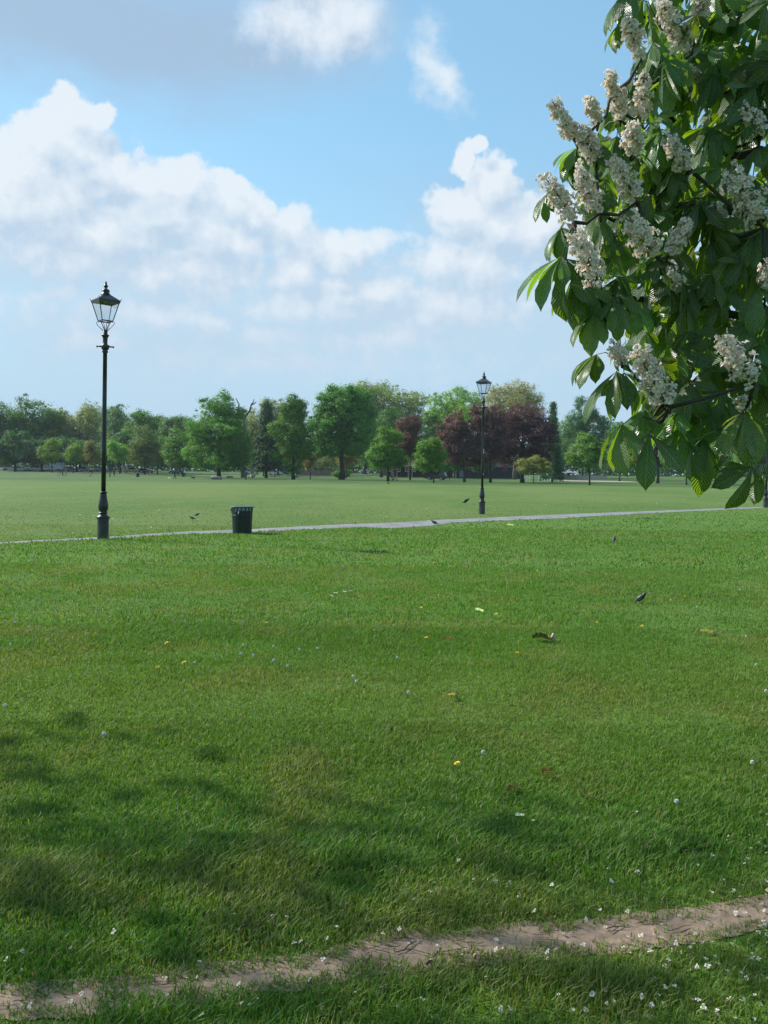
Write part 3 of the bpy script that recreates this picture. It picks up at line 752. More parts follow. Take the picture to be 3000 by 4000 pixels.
T('broadleaf_tree', 'wide thin olive green tree standing before the parked cars', 566, 1853, [(566, 1745, 55, 60), (540, 1785, 45, 38), (595, 1770, 42, 48), (563, 1695, 28, 30)], (.07, .105, .032), n=6000, leaf=.42, clump=.85, trunk=.24, sparse=.4)
T('broadleaf_tree', 'small dark green tree right of the thin olive tree', 616, 1853, [(622, 1770, 35, 50), (640, 1790, 28, 32)], 'mid', n=3400, leaf=.42, clump=.85, trunk=.18)
T('broadleaf_tree', 'leafy green tree above the walker in the white shirt', 715, 1862, [(700, 1740, 48, 62), (672, 1770, 36, 48), (735, 1770, 36, 50), (712, 1800, 50, 30)], 'mid', n=7000, leaf=.42, clump=.85, trunk=.22)
# -- centre
T('broadleaf_tree', 'great spreading green tree with low skirts standing alone left of centre', 856, 1869, [(868, 1590, 42, 54), (835, 1640, 62, 58), (905, 1645, 46, 54), (850, 1690, 90, 62), (798, 1725, 58, 62), (912, 1715, 58, 66), (858, 1765, 108, 56), (785, 1792, 48, 40), (930, 1780, 52, 48), (860, 1808, 92, 32), (805, 1578, 22, 24)], (.062, .135, .024), n=22000, leaf=.34, clump=.7, trunk=.42)
def dead_tree():
    b = on_ground(950, 190); D = (b - CAM).dot(FWD); t = empty('dead_tree', b); tag(t, 'bare dead tree with two crooked limbs rising behind the great spreading tree', 'tree', 'park trees across the meadow')
    m = MB(); q = lambda x, y: P(x, y, D) - b
    m.tube([Vector((0, 0, -.3)), q(952, 1760), q(950, 1640)], [.6, .5, .38], 9); m.build('trunk', M_PALEBARK, t, True)
    for pts, r in (([(950, 1640), (938, 1618), (930, 1600), (934, 1580), (926, 1565), (921, 1554)], .3), ([(950, 1640), (962, 1622), (976, 1603), (982, 1580), (990, 1570), (992, 1558)], .3), ([(934, 1604), (915, 1596), (908, 1585)], .16),
                   ([(982, 1582), (998, 1574), (1001, 1566)], .16), ([(938, 1618), (922, 1615)], .13), ([(974, 1606), (986, 1612), (994, 1604)], .13)):
        m = MB(); m.tube([q(*p) for p in pts], [r * (1 - .8 * i / (len(pts) - 1)) for i in range(len(pts))], 7); m.build('limb', M_BARK, t, True)
dead_tree()
T('broadleaf_tree', 'pale thin tree behind the dead limbs', 985, 0, [(985, 1650, 50, 48), (960, 1690, 50, 60), (1000, 1720, 45, 60)], 'pale', dep=235, n=3500, leaf=.5, clump=1.1, trunk=.35, sparse=.7, bark=M_PALEBARK)
T('spruce_tree', 'dark blue green conifer right of the dead limbs', 1040, 1845, [(1042, 1700, 62, 122)], 'fir', dep=190, n=9000, leaf=.42, clump=.75, trunk=.3, shape='fir')
T('broadleaf_tree', 'pale budding tree between the conifer and the tall narrow tree', 1085, 0, [(1085, 1610, 42, 46), (1065, 1660, 40, 60), (1110, 1670, 40, 60)], 'pale', dep=240, n=3200, leaf=.5, clump=1.1, trunk=.35, sparse=.8, bark=M_PALEBARK)
T('broadleaf_tree', 'tall narrow green tree with ivy bush at its foot', 1146, 1862, [(1150, 1580, 30, 36), (1135, 1630, 42, 50), (1160, 1615, 32, 42), (1130, 1700, 52, 58), (1170, 1700, 38, 66), (1140, 1770, 56, 45), (1180, 1760, 32, 40), (1146, 1840, 18, 26)], 'mid', n=13000, leaf=.36, clump=.75, trunk=.34, dep=165)
T('young_tree', 'small fresh green tree before the conifer', 1074, 1863, [(1070, 1775, 38, 36), (1045, 1795, 26, 26), (1095, 1785, 26, 30), (1072, 1750, 22, 20)], (.075, .16, .024), n=3600, leaf=.34, clump=.65, trunk=.15)
T('broadleaf_tree', 'slender dark trunked tree left of the small fresh tree', 1030, 1861, [(1020, 1790, 30, 30), (1035, 1765, 28, 34)], 'deep', n=2500, leaf=.36, clump=.7, trunk=.2)
T('broadleaf_tree', 'huge broad green tree at the centre of the meadow edge', 1334, 1858, [(1340, 1580, 62, 60), (1295, 1550, 34, 34), (1280, 1610, 50, 55), (1390, 1600, 56, 60), (1260, 1670, 52, 62), (1330, 1660, 80, 70), (1405, 1670, 60, 70), (1245, 1735, 38, 52), (1300, 1735, 56, 50), (1380, 1740, 62, 44), (1430, 1620, 34, 40), (1370, 1540, 30, 26)], (.06, .135, .024), n=24000, leaf=.38, clump=.8, trunk=.6, dep=172)
T('thorn_bush', 'brown leafed bush round the foot of the huge broad tree', 1352, 1870, [(1340, 1800, 30, 22), (1375, 1800, 26, 22), (1355, 1785, 30, 20)], (.13, .11, .035), n=1800, leaf=.32, clump=.6, trunk=.1, sparse=.4, cat='bush', group='bushes below the park trees')
T('thorn_bush', 'low dark green bush hugging the foot of the huge broad tree', 1330, 1866, [(1330, 1853, 26, 12), (1350, 1850, 18, 12)], 'mid', n=1400, leaf=.3, clump=.5, trunk=.06, cat='bush', group='bushes below the park trees')
T('young_tree', 'thin reddish brown young tree between the two tall green trees', 1212, 1872, [(1208, 1795, 24, 34), (1225, 1780, 20, 26), (1195, 1810, 16, 16)], (.12, .10, .05), n=900, leaf=.32, clump=.65, trunk=.10, sparse=.7)
T('young_tree', 'little olive tree near the low brick wall', 1284, 1850, [(1284, 1800, 28, 24), (1262, 1808, 18, 18)], 'olive', n=1500, leaf=.4, clump=.7, trunk=.12, sparse=.3)
T('chestnut_tree', 'thick trunked tree with low pale leaves right of the huge broad tree', 1425, 1852, [(1430, 1790, 34, 30), (1415, 1760, 30, 34), (1450, 1800, 26, 20)], (.06, .13, .04), n=3600, leaf=.45, clump=.8, trunk=.75)
T('broadleaf_tree', 'pale budding high domed tree behind the centre', 1500, 0, [(1500, 1560, 85, 62), (1430, 1570, 60, 55), (1570, 1580, 62, 58), (1540, 1640, 90, 66), (1440, 1640, 70, 66), (1620, 1625, 34, 40)], (.125, .15, .05), dep=262, n=8500, leaf=.62, clump=1.25, trunk=.6, sparse=.6, bark=M_PALEBARK)
T('broadleaf_tree', 'mid green tree under the pale domed tree', 1490, 0, [(1500, 1680, 60, 66), (1450, 1720, 50, 60), (1540, 1730, 50, 56), (1490, 1770, 70, 40)], 'blue', dep=228, n=8000, leaf=.48, clump=1.0, trunk=.4)
T('broadleaf_tree', 'bright green round young tree before the red doored hut', 1516, 1880, [(1510, 1755, 58, 56), (1480, 1785, 42, 36), (1540, 1790, 40, 34), (1512, 1715, 34, 34), (1515, 1808, 60, 22)], 'fresh', n=9500, leaf=.30, clump=.6, trunk=.28)
T('copper_beech', 'slim copper leaved tree beside the hut windows', 1602, 1875, [(1600, 1700, 42, 62), (1575, 1740, 34, 42), (1615, 1660, 26, 34), (1602, 1775, 22, 26)], (.075, .038, .036), n=6000, leaf=.32, clump=.65, trunk=.19, group='copper leaved trees')
T('broadleaf_tree', 'dark bluish tree behind the slim copper tree', 1660, 0, [(1660, 1700, 52, 66), (1640, 1760, 45, 52), (1690, 1740, 45, 60)], 'blue', dep=228, n=6500, leaf=.48, clump=1.0, trunk=.35)
T('broadleaf_tree', 'bright green open crowned tree behind the copper beeches', 1780, 0, [(1770, 1580, 62, 56), (1715, 1610, 48, 56), (1830, 1600, 52, 50), (1780, 1660, 90, 70), (1690, 1660, 42, 50)], (.11, .185, .032), dep=232, n=7500, leaf=.5, clump=1.05, trunk=.5, sparse=.6)
T('broadleaf_tree', 'pale silvery sparse tree rising above the copper beeches', 2010, 0, [(1990, 1560, 70, 66), (2050, 1560, 58, 60), (1935, 1590, 44, 50), (2090, 1590, 40, 46), (2010, 1530, 50, 44), (1990, 1640, 80, 60), (1925, 1550, 30, 36)], (.15, .16, .085), dep=215, n=5200, leaf=.42, clump=1.0, trunk=.5, sparse=1.0, bark=M_PALEBARK)
T('broadleaf_tree', 'upright fresh green tree in front of the parked black car', 1694, 1886, [(1690, 1770, 36, 42), (1660, 1795, 28, 34), (1712, 1800, 28, 36), (1655, 1745, 16, 26), (1695, 1735, 22, 28), (1680, 1822, 40, 18)], 'fresh', n=7000, leaf=.27, clump=.5, trunk=.13)
cb_ = (.066, .033, .036)
T('copper_beech', 'leftmost of the three big copper beeches', 1814, 1884, [(1785, 1665, 42, 56), (1755, 1700, 34, 52), (1785, 1740, 54, 52), (1815, 1785, 44, 36), (1762, 1775, 40, 34)], (.092, .047, .049), n=11000, leaf=.30, clump=.6, trunk=.24, group='copper leaved trees')
T('copper_beech', 'middle copper beech directly behind the second street lamp', 1916, 1885, [(1890, 1650, 54, 55), (1848, 1700, 48, 58), (1925, 1700, 54, 64), (1885, 1765, 70, 52), (1935, 1640, 40, 46)], (.084, .042, .046), n=12000, leaf=.30, clump=.6, trunk=.24, group='copper leaved trees')
T('copper_beech', 'biggest darkest copper beech, right of the second street lamp', 2040, 1885, [(2050, 1640, 70, 66), (1990, 1670, 56, 60), (2102, 1670, 48, 66), (1955, 1730, 54, 58), (2040, 1730, 95, 66), (2112, 1745, 44, 66), (2000, 1785, 72, 40), (2085, 1795, 66, 40)], (.068, .033, .038), n=19000, leaf=.30, clump=.6, trunk=.40, group='copper leaved trees')
T('young_tree', 'leafy green tree low between the leftmost copper beech and the black car', 1756, 1872, [(1760, 1815, 36, 26), (1735, 1825, 24, 18), (1790, 1812, 26, 22)], (.06, .13, .035), n=3600, leaf=.36, clump=.6, trunk=.16)
T('young_tree', 'dim green undergrowth tree between the copper beech trunks', 1868, 1872, [(1868, 1815, 40, 30), (1900, 1820, 30, 24)], (.045, .09, .03), n=3000, leaf=.36, clump=.7, trunk=.16)
T('thorn_tree', 'small yellow flowered tree before the biggest copper beech', 2085, 1889, [(2080, 1822, 46, 24), (2045, 1832, 26, 18), (2118, 1826, 30, 18), (2090, 1802, 30, 18)], (.12, .13, .036), n=3400, leaf=.24, clump=.42, trunk=.09, sparse=.4)
T('broadleaf_tree', 'dark trunked tree right of the small yellow tree', 2112, 1878, [(2125, 1780, 30, 36), (2140, 1820, 22, 20)], 'deep', n=2200, leaf=.36, clump=.7, trunk=.32)
T('fir_tree', 'slim pointed dark fir right of the copper beeches', 2157, 1884, [(2157, 1720, 42, 140)], (.034, .08, .036), n=7500, leaf=.30, clump=.5, trunk=.16, shape='fir')
# -- right
T('pine_tree', 'broad dark pine behind the lowest chestnut leaves', 2275, 1872, [(2280, 1610, 40, 60), (2250, 1660, 42, 56), (2320, 1670, 60, 52), (2260, 1720, 58, 56), (2340, 1730, 62, 50), (2290, 1780, 80, 40), (2385, 1690, 44, 36)], (.042, .092, .036), n=14000, leaf=.36, clump=.72, trunk=.28)
T('young_tree', 'mid green round headed tree before the broad pine', 2303, 1895, [(2295, 1770, 46, 50), (2265, 1790, 34, 34), (2325, 1795, 32, 34), (2290, 1730, 28, 30)], (.075, .14, .028), n=6500, leaf=.28, clump=.55, trunk=.16)
T('broadleaf_tree', 'pale green tree far behind the slim fir', 2200, 0, [(2200, 1700, 40, 60), (2190, 1760, 50, 50)], 'lime', dep=260, n=2500, leaf=.5, clump=1.1, trunk=.3)
T('broadleaf_tree', 'green tree filling the gap left of the hanging leaf tips', 2420, 1880, [(2430, 1720, 56, 60), (2460, 1780, 60, 44), (2400, 1790, 40, 34)], 'mid', n=5500, leaf=.34, clump=.7, trunk=.2)
T('copper_beech', 'copper beech glimpsed through the hanging chestnut leaves', 2570, 0, [(2560, 1700, 66, 70), (2600, 1770, 60, 50), (2530, 1770, 40, 44)], cb_, dep=165, n=7000, leaf=.40, clump=.8, trunk=.3, group='copper leaved trees')
T('broadleaf_tree', 'slender trunked green tree below the chestnut leaves at right', 2682, 1894, [(2680, 1770, 60, 56), (2640, 1800, 46, 36), (2720, 1800, 40, 34)], 'mid', n=6000, leaf=.34, clump=.7, trunk=.15)
T('broadleaf_tree', 'twin of two thin trunked trees at right, the left one', 2826, 1893, [(2820, 1760, 55, 60), (2790, 1800, 40, 34)], (.06, .12, .03), n=5000, leaf=.34, clump=.7, trunk=.14)
T('broadleaf_tree', 'twin of two thin trunked trees at right, the right one', 2838, 1894, [(2860, 1770, 55, 56), (2890, 1800, 44, 34)], (.06, .12, .03), n=5000, leaf=.34, clump=.7, trunk=.13)
T('broadleaf_tree', 'dark tree at the right edge behind the chestnut leaves', 2960, 0, [(2960, 1740, 80, 80), (2900, 1790, 60, 44), (3030, 1770, 70, 60)], 'deep', dep=190, n=7000, leaf=.42, clump=.9, trunk=.3)
T('broadleaf_tree', 'tall dark tree deep behind the right hand leaves', 2720, 0, [(2720, 1680, 90, 90), (2640, 1730, 70, 70), (2800, 1730, 80, 80)], 'blue', dep=235, n=8000, leaf=.5, clump=1.1, trunk=.4)
for (x, y, lab, tr) in ((2328, 1868, 'bare looking dark trunk before the sand, right of the round headed tree', .2), (2262, 1868, 'dark trunk before the sand, left of the round headed tree', .2)):
    T('broadleaf_tree', lab, x, y, [(x, 1770, 36, 36), (x + 10, 1740, 28, 34)], (.045, .095, .032), n=2600, leaf=.36, clump=.7, trunk=tr)
# far wood behind everything: one mass
def far_wood():
    rg = np.random.default_rng(5); n0 = 2600; cl = []
    for i in range(n0):
        x = rg.uniform(-260, 260); y = 300 + rg.uniform(0, 70) + abs(x) * .05
        h = 8 + 7 * float(fbm(np.array(x), np.array(y), .03, 3)); cl.append((x, y, h * rg.random() ** .8))
    cl = np.array(cl); per = 34; ci = np.repeat(np.arange(n0), per); nn = n0 * per
    pc = cl[ci] + rg.normal(0, 1.7, (nn, 3)) * np.array([1.4, 1, .8]); pc[:, 2] = np.maximum(pc[:, 2], .2) + 1.3
    nr = rg.normal(0, 1, (nn, 3)) + np.array([0, -.5, .6]); nr /= np.linalg.norm(nr, axis=1)[:, None]
    e1 = np.cross(nr, rg.normal(size=(nn, 3))); e1 /= np.linalg.norm(e1, axis=1)[:, None]; e2 = np.cross(nr, e1); s = rg.uniform(.4, 1.0, (nn, 1))
    V = np.stack([pc - e1 * s, pc - e2 * s * .6, pc + e1 * s, pc + e2 * s * .6], 1).reshape(-1, 3)
    c = np.array([.05, .11, .045]) * rg.uniform(.7, 1.4, (nn, 1)) * np.clip(rg.normal(1, .2, (n0, 1)), .5, 1.6)[ci]
    tag(link('far_wood', np_mesh('far_wood', V, Q=np.arange(nn * 4).reshape(-1, 4), mats=[M_FOL], col=np.repeat(c, 4, 0))), 'dark green belt of far woodland closing the view', 'woodland', kind='stuff')
far_wood()

# ------------------------------------------------------------------ hut, shed, walls
M_HUTW = mat('hut_boards', (.030, .024, .034), .8, var=.2, scale=3)
M_HUTR = mat('hut_roof_tiles', (.12, .095, .08), .85, var=.25, scale=4)
M_RED = mat('door_red', (.16, .02, .022), .5, var=.1)
M_REDT = mat('faded_red', (.20, .03, .03), .6, var=.15)
def hut(x0, x1, dep, eave, ridge, label, feats, wall=M_HUTW, depth=7.0, overhang=.4):
    a = P(x0, HZ, dep); b = P(x1, HZ, dep); zb = min(tz(a.x, a.y), tz(b.x, b.y)); w = b.x - a.x
    t = empty('park_hut', ((a.x + b.x) / 2, dep, zb)); tag(t, label, 'hut')
    m = MB(); m.box((0, depth / 2, eave / 2 - .3), (w, depth, eave + .6)); m.build('wall', wall, t)
    m = MB(); o = overhang; hw = w / 2 + o; hd = depth / 2 + o
    base = [(-hw, -o, eave), (hw, -o, eave), (hw, depth + o, eave), (-hw, depth + o, eave), (-hw, -o, eave - .12), (hw, -o, eave - .12), (hw, depth + o, eave - .12), (-hw, depth + o, eave - .12)]
    r1, r2 = (-hw + hd, depth / 2, ridge), (hw - hd, depth / 2, ridge)
    m.add(base + [r1, r2], [(0, 1, 9, 8), (1, 2, 9), (2, 3, 8, 9), (3, 0, 8), (4, 5, 1, 0), (5, 6, 2, 1), (6, 7, 3, 2), (7, 4, 0, 3), (7, 6, 5, 4)]); m.build('roof', M_HUTR, t)
    k = dep / F; X = lambda px: P(px, HZ, dep).x - (a.x + b.x) / 2
    for f in feats:
        if f[0] == 'window':
            _, xa, xb, za, zt = f; xa, xb = X(xa), X(xb); q = MB(); cx, cz = (xa + xb) / 2, (za + zt) / 2; ww, hh = xb - xa, zt - za; th = .14
            for (c, d) in (((xa + th / 2, -.04, cz), (th, .08, hh)), ((xb - th / 2, -.04, cz), (th, .08, hh)), ((cx, -.04, zt - th / 2), (ww - 2 * th, .08, th)), ((cx, -.04, za + th / 2), (ww - 2 * th, .08, th)), ((cx, -.035, cz), (.06, .07, hh - 2 * th)), ((cx - (ww - 2 * th + .06) / 4, -.035, cz), ((ww - 2 * th - .06) / 2, .05, .06)), ((cx + (ww - 2 * th + .06) / 4, -.035, cz), ((ww - 2 * th - .06) / 2, .05, .06))):
                q.box(c, d)
            wo = q.build('window', M_WHITE, t); q = MB(); q.box((cx, -.011, cz), (ww - .02, .018, hh - .02)); q.build('pane', M_CARGLASS, wo)
        elif f[0] == 'door':
            _, xa, xb, h = f; xa, xb = X(xa), X(xb); q = MB(); q.box(((xa + xb) / 2, -.03, h / 2), (xb - xa, .06, h)); do = q.build('door', M_RED, t)
            q = MB(); q.box((xb - .12, -.08, 1.05), (.05, .04, .14)); q.build('handle', M_STEEL, do)
        elif f[0] == 'post':
            _, xa, h = f; q = MB(); q.box((X(xa), -.045, h / 2), (.16, .09, h)); q.build('frame_post', M_WHITE, t)
        elif f[0] == 'panel':
            _, xa, xb, za, zt, mt = f; xa, xb = X(xa), X(xb); q = MB(); q.box(((xa + xb) / 2, -.03, (za + zt) / 2), (xb - xa, .06, zt - za)); q.build('wall_panel', mt, t)
    return t
hut(1514, 1768, 236, 3.0, 5.4, 'dark boarded hut with white framed windows and a red door', [('window', 1522, 1536, 1.45, 2.85), ('door', 1537.2, 1548.6, 2.75), ('window', 1550, 1564, 1.45, 2.85), ('window', 1582, 1595.5, 1.45, 2.85), ('window', 1609, 1623, 1.45, 2.85), ('post', 1535.2, 1.40), ('post', 1551, 1.40), ('post', 1594.5, 1.40), ('post', 1609.8, 1.40)])
M_GREYP = mat('grey_panel', (.16, .17, .2), .6)
hut(1785, 2034, 226, 3.1, 4.6, 'long dark shed in the shade beneath the copper beeches', [('panel', 1794, 1811, .3, 2.2, M_GREYP), ('panel', 1962, 1982, 1.9, 2.95, M_REDT)], depth=6)
M_BRICK = mat('brick_wall_surface', (.27, .16, .125), .9, var=.25, scale=3)
def wall(name, x0, x1, dep, h, th, mt, label, cat, cap=None):
    a = P(x0, HZ, dep); b = P(x1, HZ, dep); t = empty(name, ((a.x + b.x) / 2, dep, tz((a.x + b.x) / 2, dep))); tag(t, label, cat)
    m = MB(); m.box((0, 0, h / 2 - .2), (b.x - a.x, th, h + .4)); m.build('wall_face', mt, t)
    m = MB(); m.box((0, 0, h + .05), (b.x - a.x + .06, th + .1, .1)); m.build('coping', cap or mt, t)
wall('brick_wall', 1158, 1345, 246, 1.5, .3, M_BRICK, 'low reddish brick wall beyond the trees near the centre', 'wall')
def fence(x0, x1, dep, h, label):
    a = P(x0, HZ, dep); b = P(x1, HZ, dep); w = b.x - a.x; t = empty('railing_fence', ((a.x + b.x) / 2, dep, tz((a.x + b.x) / 2, dep))); tag(t, label, 'fence')
    mf = mat('fence_grey', (.16, .16, .17), .6)
    m = MB(); n = int(w / .35)
    for i in range(n): m.box((-w / 2 + w * (i + .5) / n, 0, h / 2), (.07, .04, h))
    m.build('pales', mf, t)
    for z in (.35, h - .25):
        m = MB(); m.box((0, .045, z), (w, .05, .09)); m.build('rail', mf, t)
fence(1345, 1512, 238, 1.7, 'grey upright railing fence left of the hut')
def shelter():
    b = on_ground(2215, 222); k = 222 / F; t = empty('play_shelter', b); tag(t, 'pale low play structures with peaked canopies behind the sand', 'play structure')
    mp = mat('pale_canopy', (.42, .41, .40), .7)
    for i, (px, hh) in enumerate(((2192, 2.6), (2222, 2.7), (2245, 2.3))):
        x = (P(px, HZ, 222).x - b.x); m = MB(); w = 1.1
        m.add([(x - w, -w, hh - .9), (x + w, -w, hh - .9), (x + w, w, hh - .9), (x - w, w, hh - .9), (x, 0, hh)], [(0, 1, 4), (1, 2, 4), (2, 3, 4), (3, 0, 4), (3, 2, 1, 0)]); m.build('canopy', mp, t)
        m = MB()
        for sx in (-1, 1):
            for sy in (-1, 1): m.tube([(x + sx * w * .9, sy * w * .9, -.1), (x + sx * w * .9, sy * w * .9, hh - .9)], .06, 8)
        m.build('posts', mp, t)
    m = MB(); m.box((3, 1.6, .55), (16, .2, 1.1)); m.build('low_wall', mat('low_wall_tan', (.45, .38, .30), .9), t)
shelter()
def posts_rail():
    b = on_ground(2060, 190); t = empty('play_barrier', b); tag(t, 'pale low play barrier behind the small yellow tree', 'barrier')
    mp = M_WHITE
    for i, px in enumerate((2050, 2060, 2070, 2106, 2118, 2128, 2140, 2150)):
        x = P(px, HZ, 190).x - b.x; m = MB(); m.box((x, 0, .45), (.12, .12, 1.0)); m.build('post', mp, t)
    m = MB(); m.box((P(2100, HZ, 190).x - b.x, -.08, .42), (6.2, .04, .12)); m.build('rail', mp, t)
posts_rail()
for (px, py, h, lab) in ((2153, 1883, 1.05, 'pale square wooden post beside the slim fir'), ):
    m = MB(); m.box((0, 0, h / 2 - .1), (.24, .24, h + .2)); m.box((0, 0, h + .06), (.28, .28, .06)); tag(m.build('bollard', mat('weathered_wood', (.33, .30, .26), .9), loc=G(px, py)), lab, 'bollard')

# ------------------------------------------------------------------ vehicles
def car_proto(kind, paint):
    """car along X, nose at +X; parts parented to an Empty"""
    t = empty('parked_car')
    if kind == 'van': Ln, Wd, prof_b, prof_r = 5.6, 2.0, [(-2.8, .35), (-2.8, 2.45), (-2.7, 2.55), (1.15, 2.55), (1.35, 2.45), (1.95, 1.45), (2.7, 1.15), (2.8, .9), (2.8, .35)], None
    elif kind == 'mpv': Ln, Wd, prof_b, prof_r = 4.6, 1.82, [(-2.3, .35), (-2.3, .95), (-2.22, 1.02), (1.25, 1.02), (2.1, .88), (2.3, .7), (2.3, .35)], [(-2.2, 1.02), (-1.95, 1.68), (-1.7, 1.76), (.3, 1.74), (1.25, 1.02)]
    else: Ln, Wd, prof_b, prof_r = 4.2, 1.74, [(-2.1, .32), (-2.1, .85), (-2.0, .92), (1.0, .92), (1.9, .80), (2.1, .62), (2.1, .32)], [(-1.95, .92), (-1.45, 1.42), (-1.2, 1.47), (.05, 1.45), (1.0, .92)]
    m = MB(); pm = mat('car_paint', paint, .3, var=.04, coat=.7)
    def extr(prof, w0, w1, zs):
        n = len(prof); z0 = min(p[1] for p in prof); z1 = max(p[1] for p in prof)
        V = []
        for s in (-1, 1):
            for (x, z) in prof:
                f = (z - z0) / max(z1 - z0, .01); V.append((x, s * (w0 + (w1 - w0) * f) / 2, z))
        Fc = [tuple(range(n)), tuple(range(2 * n - 1, n - 1, -1))] + [(i, n + i, n + (i + 1) % n, (i + 1) % n) for i in range(n)]
        return V, Fc
    V, Fc = extr(prof_b, Wd, Wd * (.93 if kind == 'van' else 1.0), 0); m.add(V, Fc)
    if prof_r:
        n = len(prof_r); zt = prof_r[2][1]
        V, Fc = extr([(x, z - .003) for x, z in prof_r], Wd * .94, Wd * .72, 0); m.add(V, Fc)
    m.build('body', pm, t)
    def pane(name, pts):
        q = MB(); q.add(pts, [tuple(range(len(pts)))]); q.build(name, M_CARGLASS, t)
    if prof_r:
        (xa, za), (xb, zb), (xc, zc), (xd, zd), (xe, ze) = prof_r; H = zc - za
        def yy(z): f = (z - za) / H; return (Wd * .94 + (Wd * .72 - Wd * .94) * f) / 2
        for s in (-1, 1):
            z0, z1 = za + .06, zc - .09
            pts = [(xa + (xb - xa) * .3 + .1, s * (yy(z0) + .004), z0), (xe - .25, s * (yy(z0) + .004), z0), (xd + .0, s * (yy(z1) + .004), z1), (xb + .18, s * (yy(z1) + .004), z1)]
            pane('side_window', pts if s < 0 else pts[::-1])
        lerp = lambda p, q_, f: (p[0] + (q_[0] - p[0]) * f, p[1] + (q_[1] - p[1]) * f)
        a, b = lerp(prof_r[4], prof_r[3], .1), lerp(prof_r[4], prof_r[3], .9)
        pane('windscreen', [(a[0] + .008, -yy(a[1]) * .93, a[1]), (a[0] + .008, yy(a[1]) * .93, a[1]), (b[0] + .008, yy(b[1]) * .93, b[1]), (b[0] + .008, -yy(b[1]) * .93, b[1])])
        a, b = lerp(prof_r[0], prof_r[1], .12), lerp(prof_r[0], prof_r[1], .9)
        pane('rear_window', [(a[0] - .008, yy(a[1]) * .9, a[1]), (a[0] - .008, -yy(a[1]) * .9, a[1]), (b[0] - .008, -yy(b[1]) * .9, b[1]), (b[0] - .008, yy(b[1]) * .9, b[1])])
    else:
        pane('windscreen', [(1.93, -.85, 1.5), (1.93, .85, 1.5), (1.40, .82, 2.40), (1.40, -.82, 2.40)])
        for s in (-1, 1): pts = [(.9, s * .985, 1.45), (1.8, s * .985, 1.45), (1.35, s * .955, 2.15), (.9, s * .955, 2.15)]; pane('side_window', pts if s < 0 else pts[::-1])
    for sx in (-1, 1):
        for sy in (-1, 1):
            x = sx * Ln * .31 + .05; y = sy * (Wd / 2 - .08); q = MB(); q.tube([(x, y - .1, .31), (x, y + .1, .31)], .31, 18); w = q.build('wheel', M_RUBBER, t)
            q = MB(); q.tube([(x, y + sy * .101, .31), (x, y + sy * .108, .31)], .2, 14); q.build('rim', M_STEEL, w)
    ml = mat('lamp_lens', (.7, .7, .68), .15, var=.02); mr = mat('tail_lens', (.35, .01, .01), .25, var=.02)
    for sy in (-1, 1):
        q = MB(); q.box((Ln / 2 - .06, sy * Wd * .36, .66), (.14, .34, .15)); q.build('headlight', ml, t)
        q = MB(); q.box((-Ln / 2 + .03, sy * Wd * .42, .78), (.08, .18, .22)); q.build('tail_light', mr, t)
    q = MB(); q.box((0, 0, .30), (Ln * .96, Wd * .9, .12)); q.build('underside', M_DARK, t)
    return t
CARG = 'cars parked along the far road'
def car(kind, paint, px, dep, rz, label, name='parked_car', cat='car'):
    t = car_proto(kind, paint); p = on_ground(px, dep); t.location = p + Vector((0, 0, .02)); t.rotation_euler = (0, 0, rz); t.name = name
    tag(t, label, cat, CARG); return t
car('hatch', (.65, .66, .68), 40, 262, R(20), 'small white car, first from the left in the parked row')
car('hatch', (.42, .44, .47), 76, 245, R(5), 'silver hatchback left of the silver people carrier')
car('mpv', (.36, .38, .44), 133, 246, R(178), 'silver grey people carrier left of the white box van')
car('hatch', (.62, .64, .68), 182, 252, R(170), 'white car partly behind the white box van')
car('van', (.68, .70, .72), 210, 258, R(176), 'white box van taller than the parked cars', 'parked_van', 'van')
car('hatch', (.018, .02, .03), 279, 244, R(3), 'black car right of the white box van')
car('hatch', (.14, .17, .24), 332, 244, R(2), 'blue grey car just left of the nearest lamp column')
car('hatch', (.30, .32, .38), 395, 252, R(178), 'grey car directly behind the nearest lamp column')
car('hatch', (.10, .11, .15), 448, 258, R(4), 'dark grey car behind the far walker in the dark coat')
car('hatch', (.35, .38, .42), 510, 244, R(182), 'pale grey car under the thin olive tree')
car('hatch', (.016, .02, .035), 572, 246, R(2), 'dark blue car right of the pale grey car under the trees')
car('hatch', (.02, .02, .024), 690, 247, R(176), 'black car behind the walker in the white shirt')
car('hatch', (.55, .57, .6), 985, 250, R(4), 'pale car half hidden right of the great spreading tree')
car('hatch', (.60, .62, .66), 1074, 243, R(170), 'white car behind the small fresh green tree')
car('van', (.02, .028, .10), 1113, 248, R(90), 'dark blue van beside the tall narrow tree', 'parked_van', 'van')
tag(car('mpv', (.008, .009, .012), 1705, 186, R(158), 'black car parked beside the hut under the upright fresh green tree'), group='cars parked along the far road')

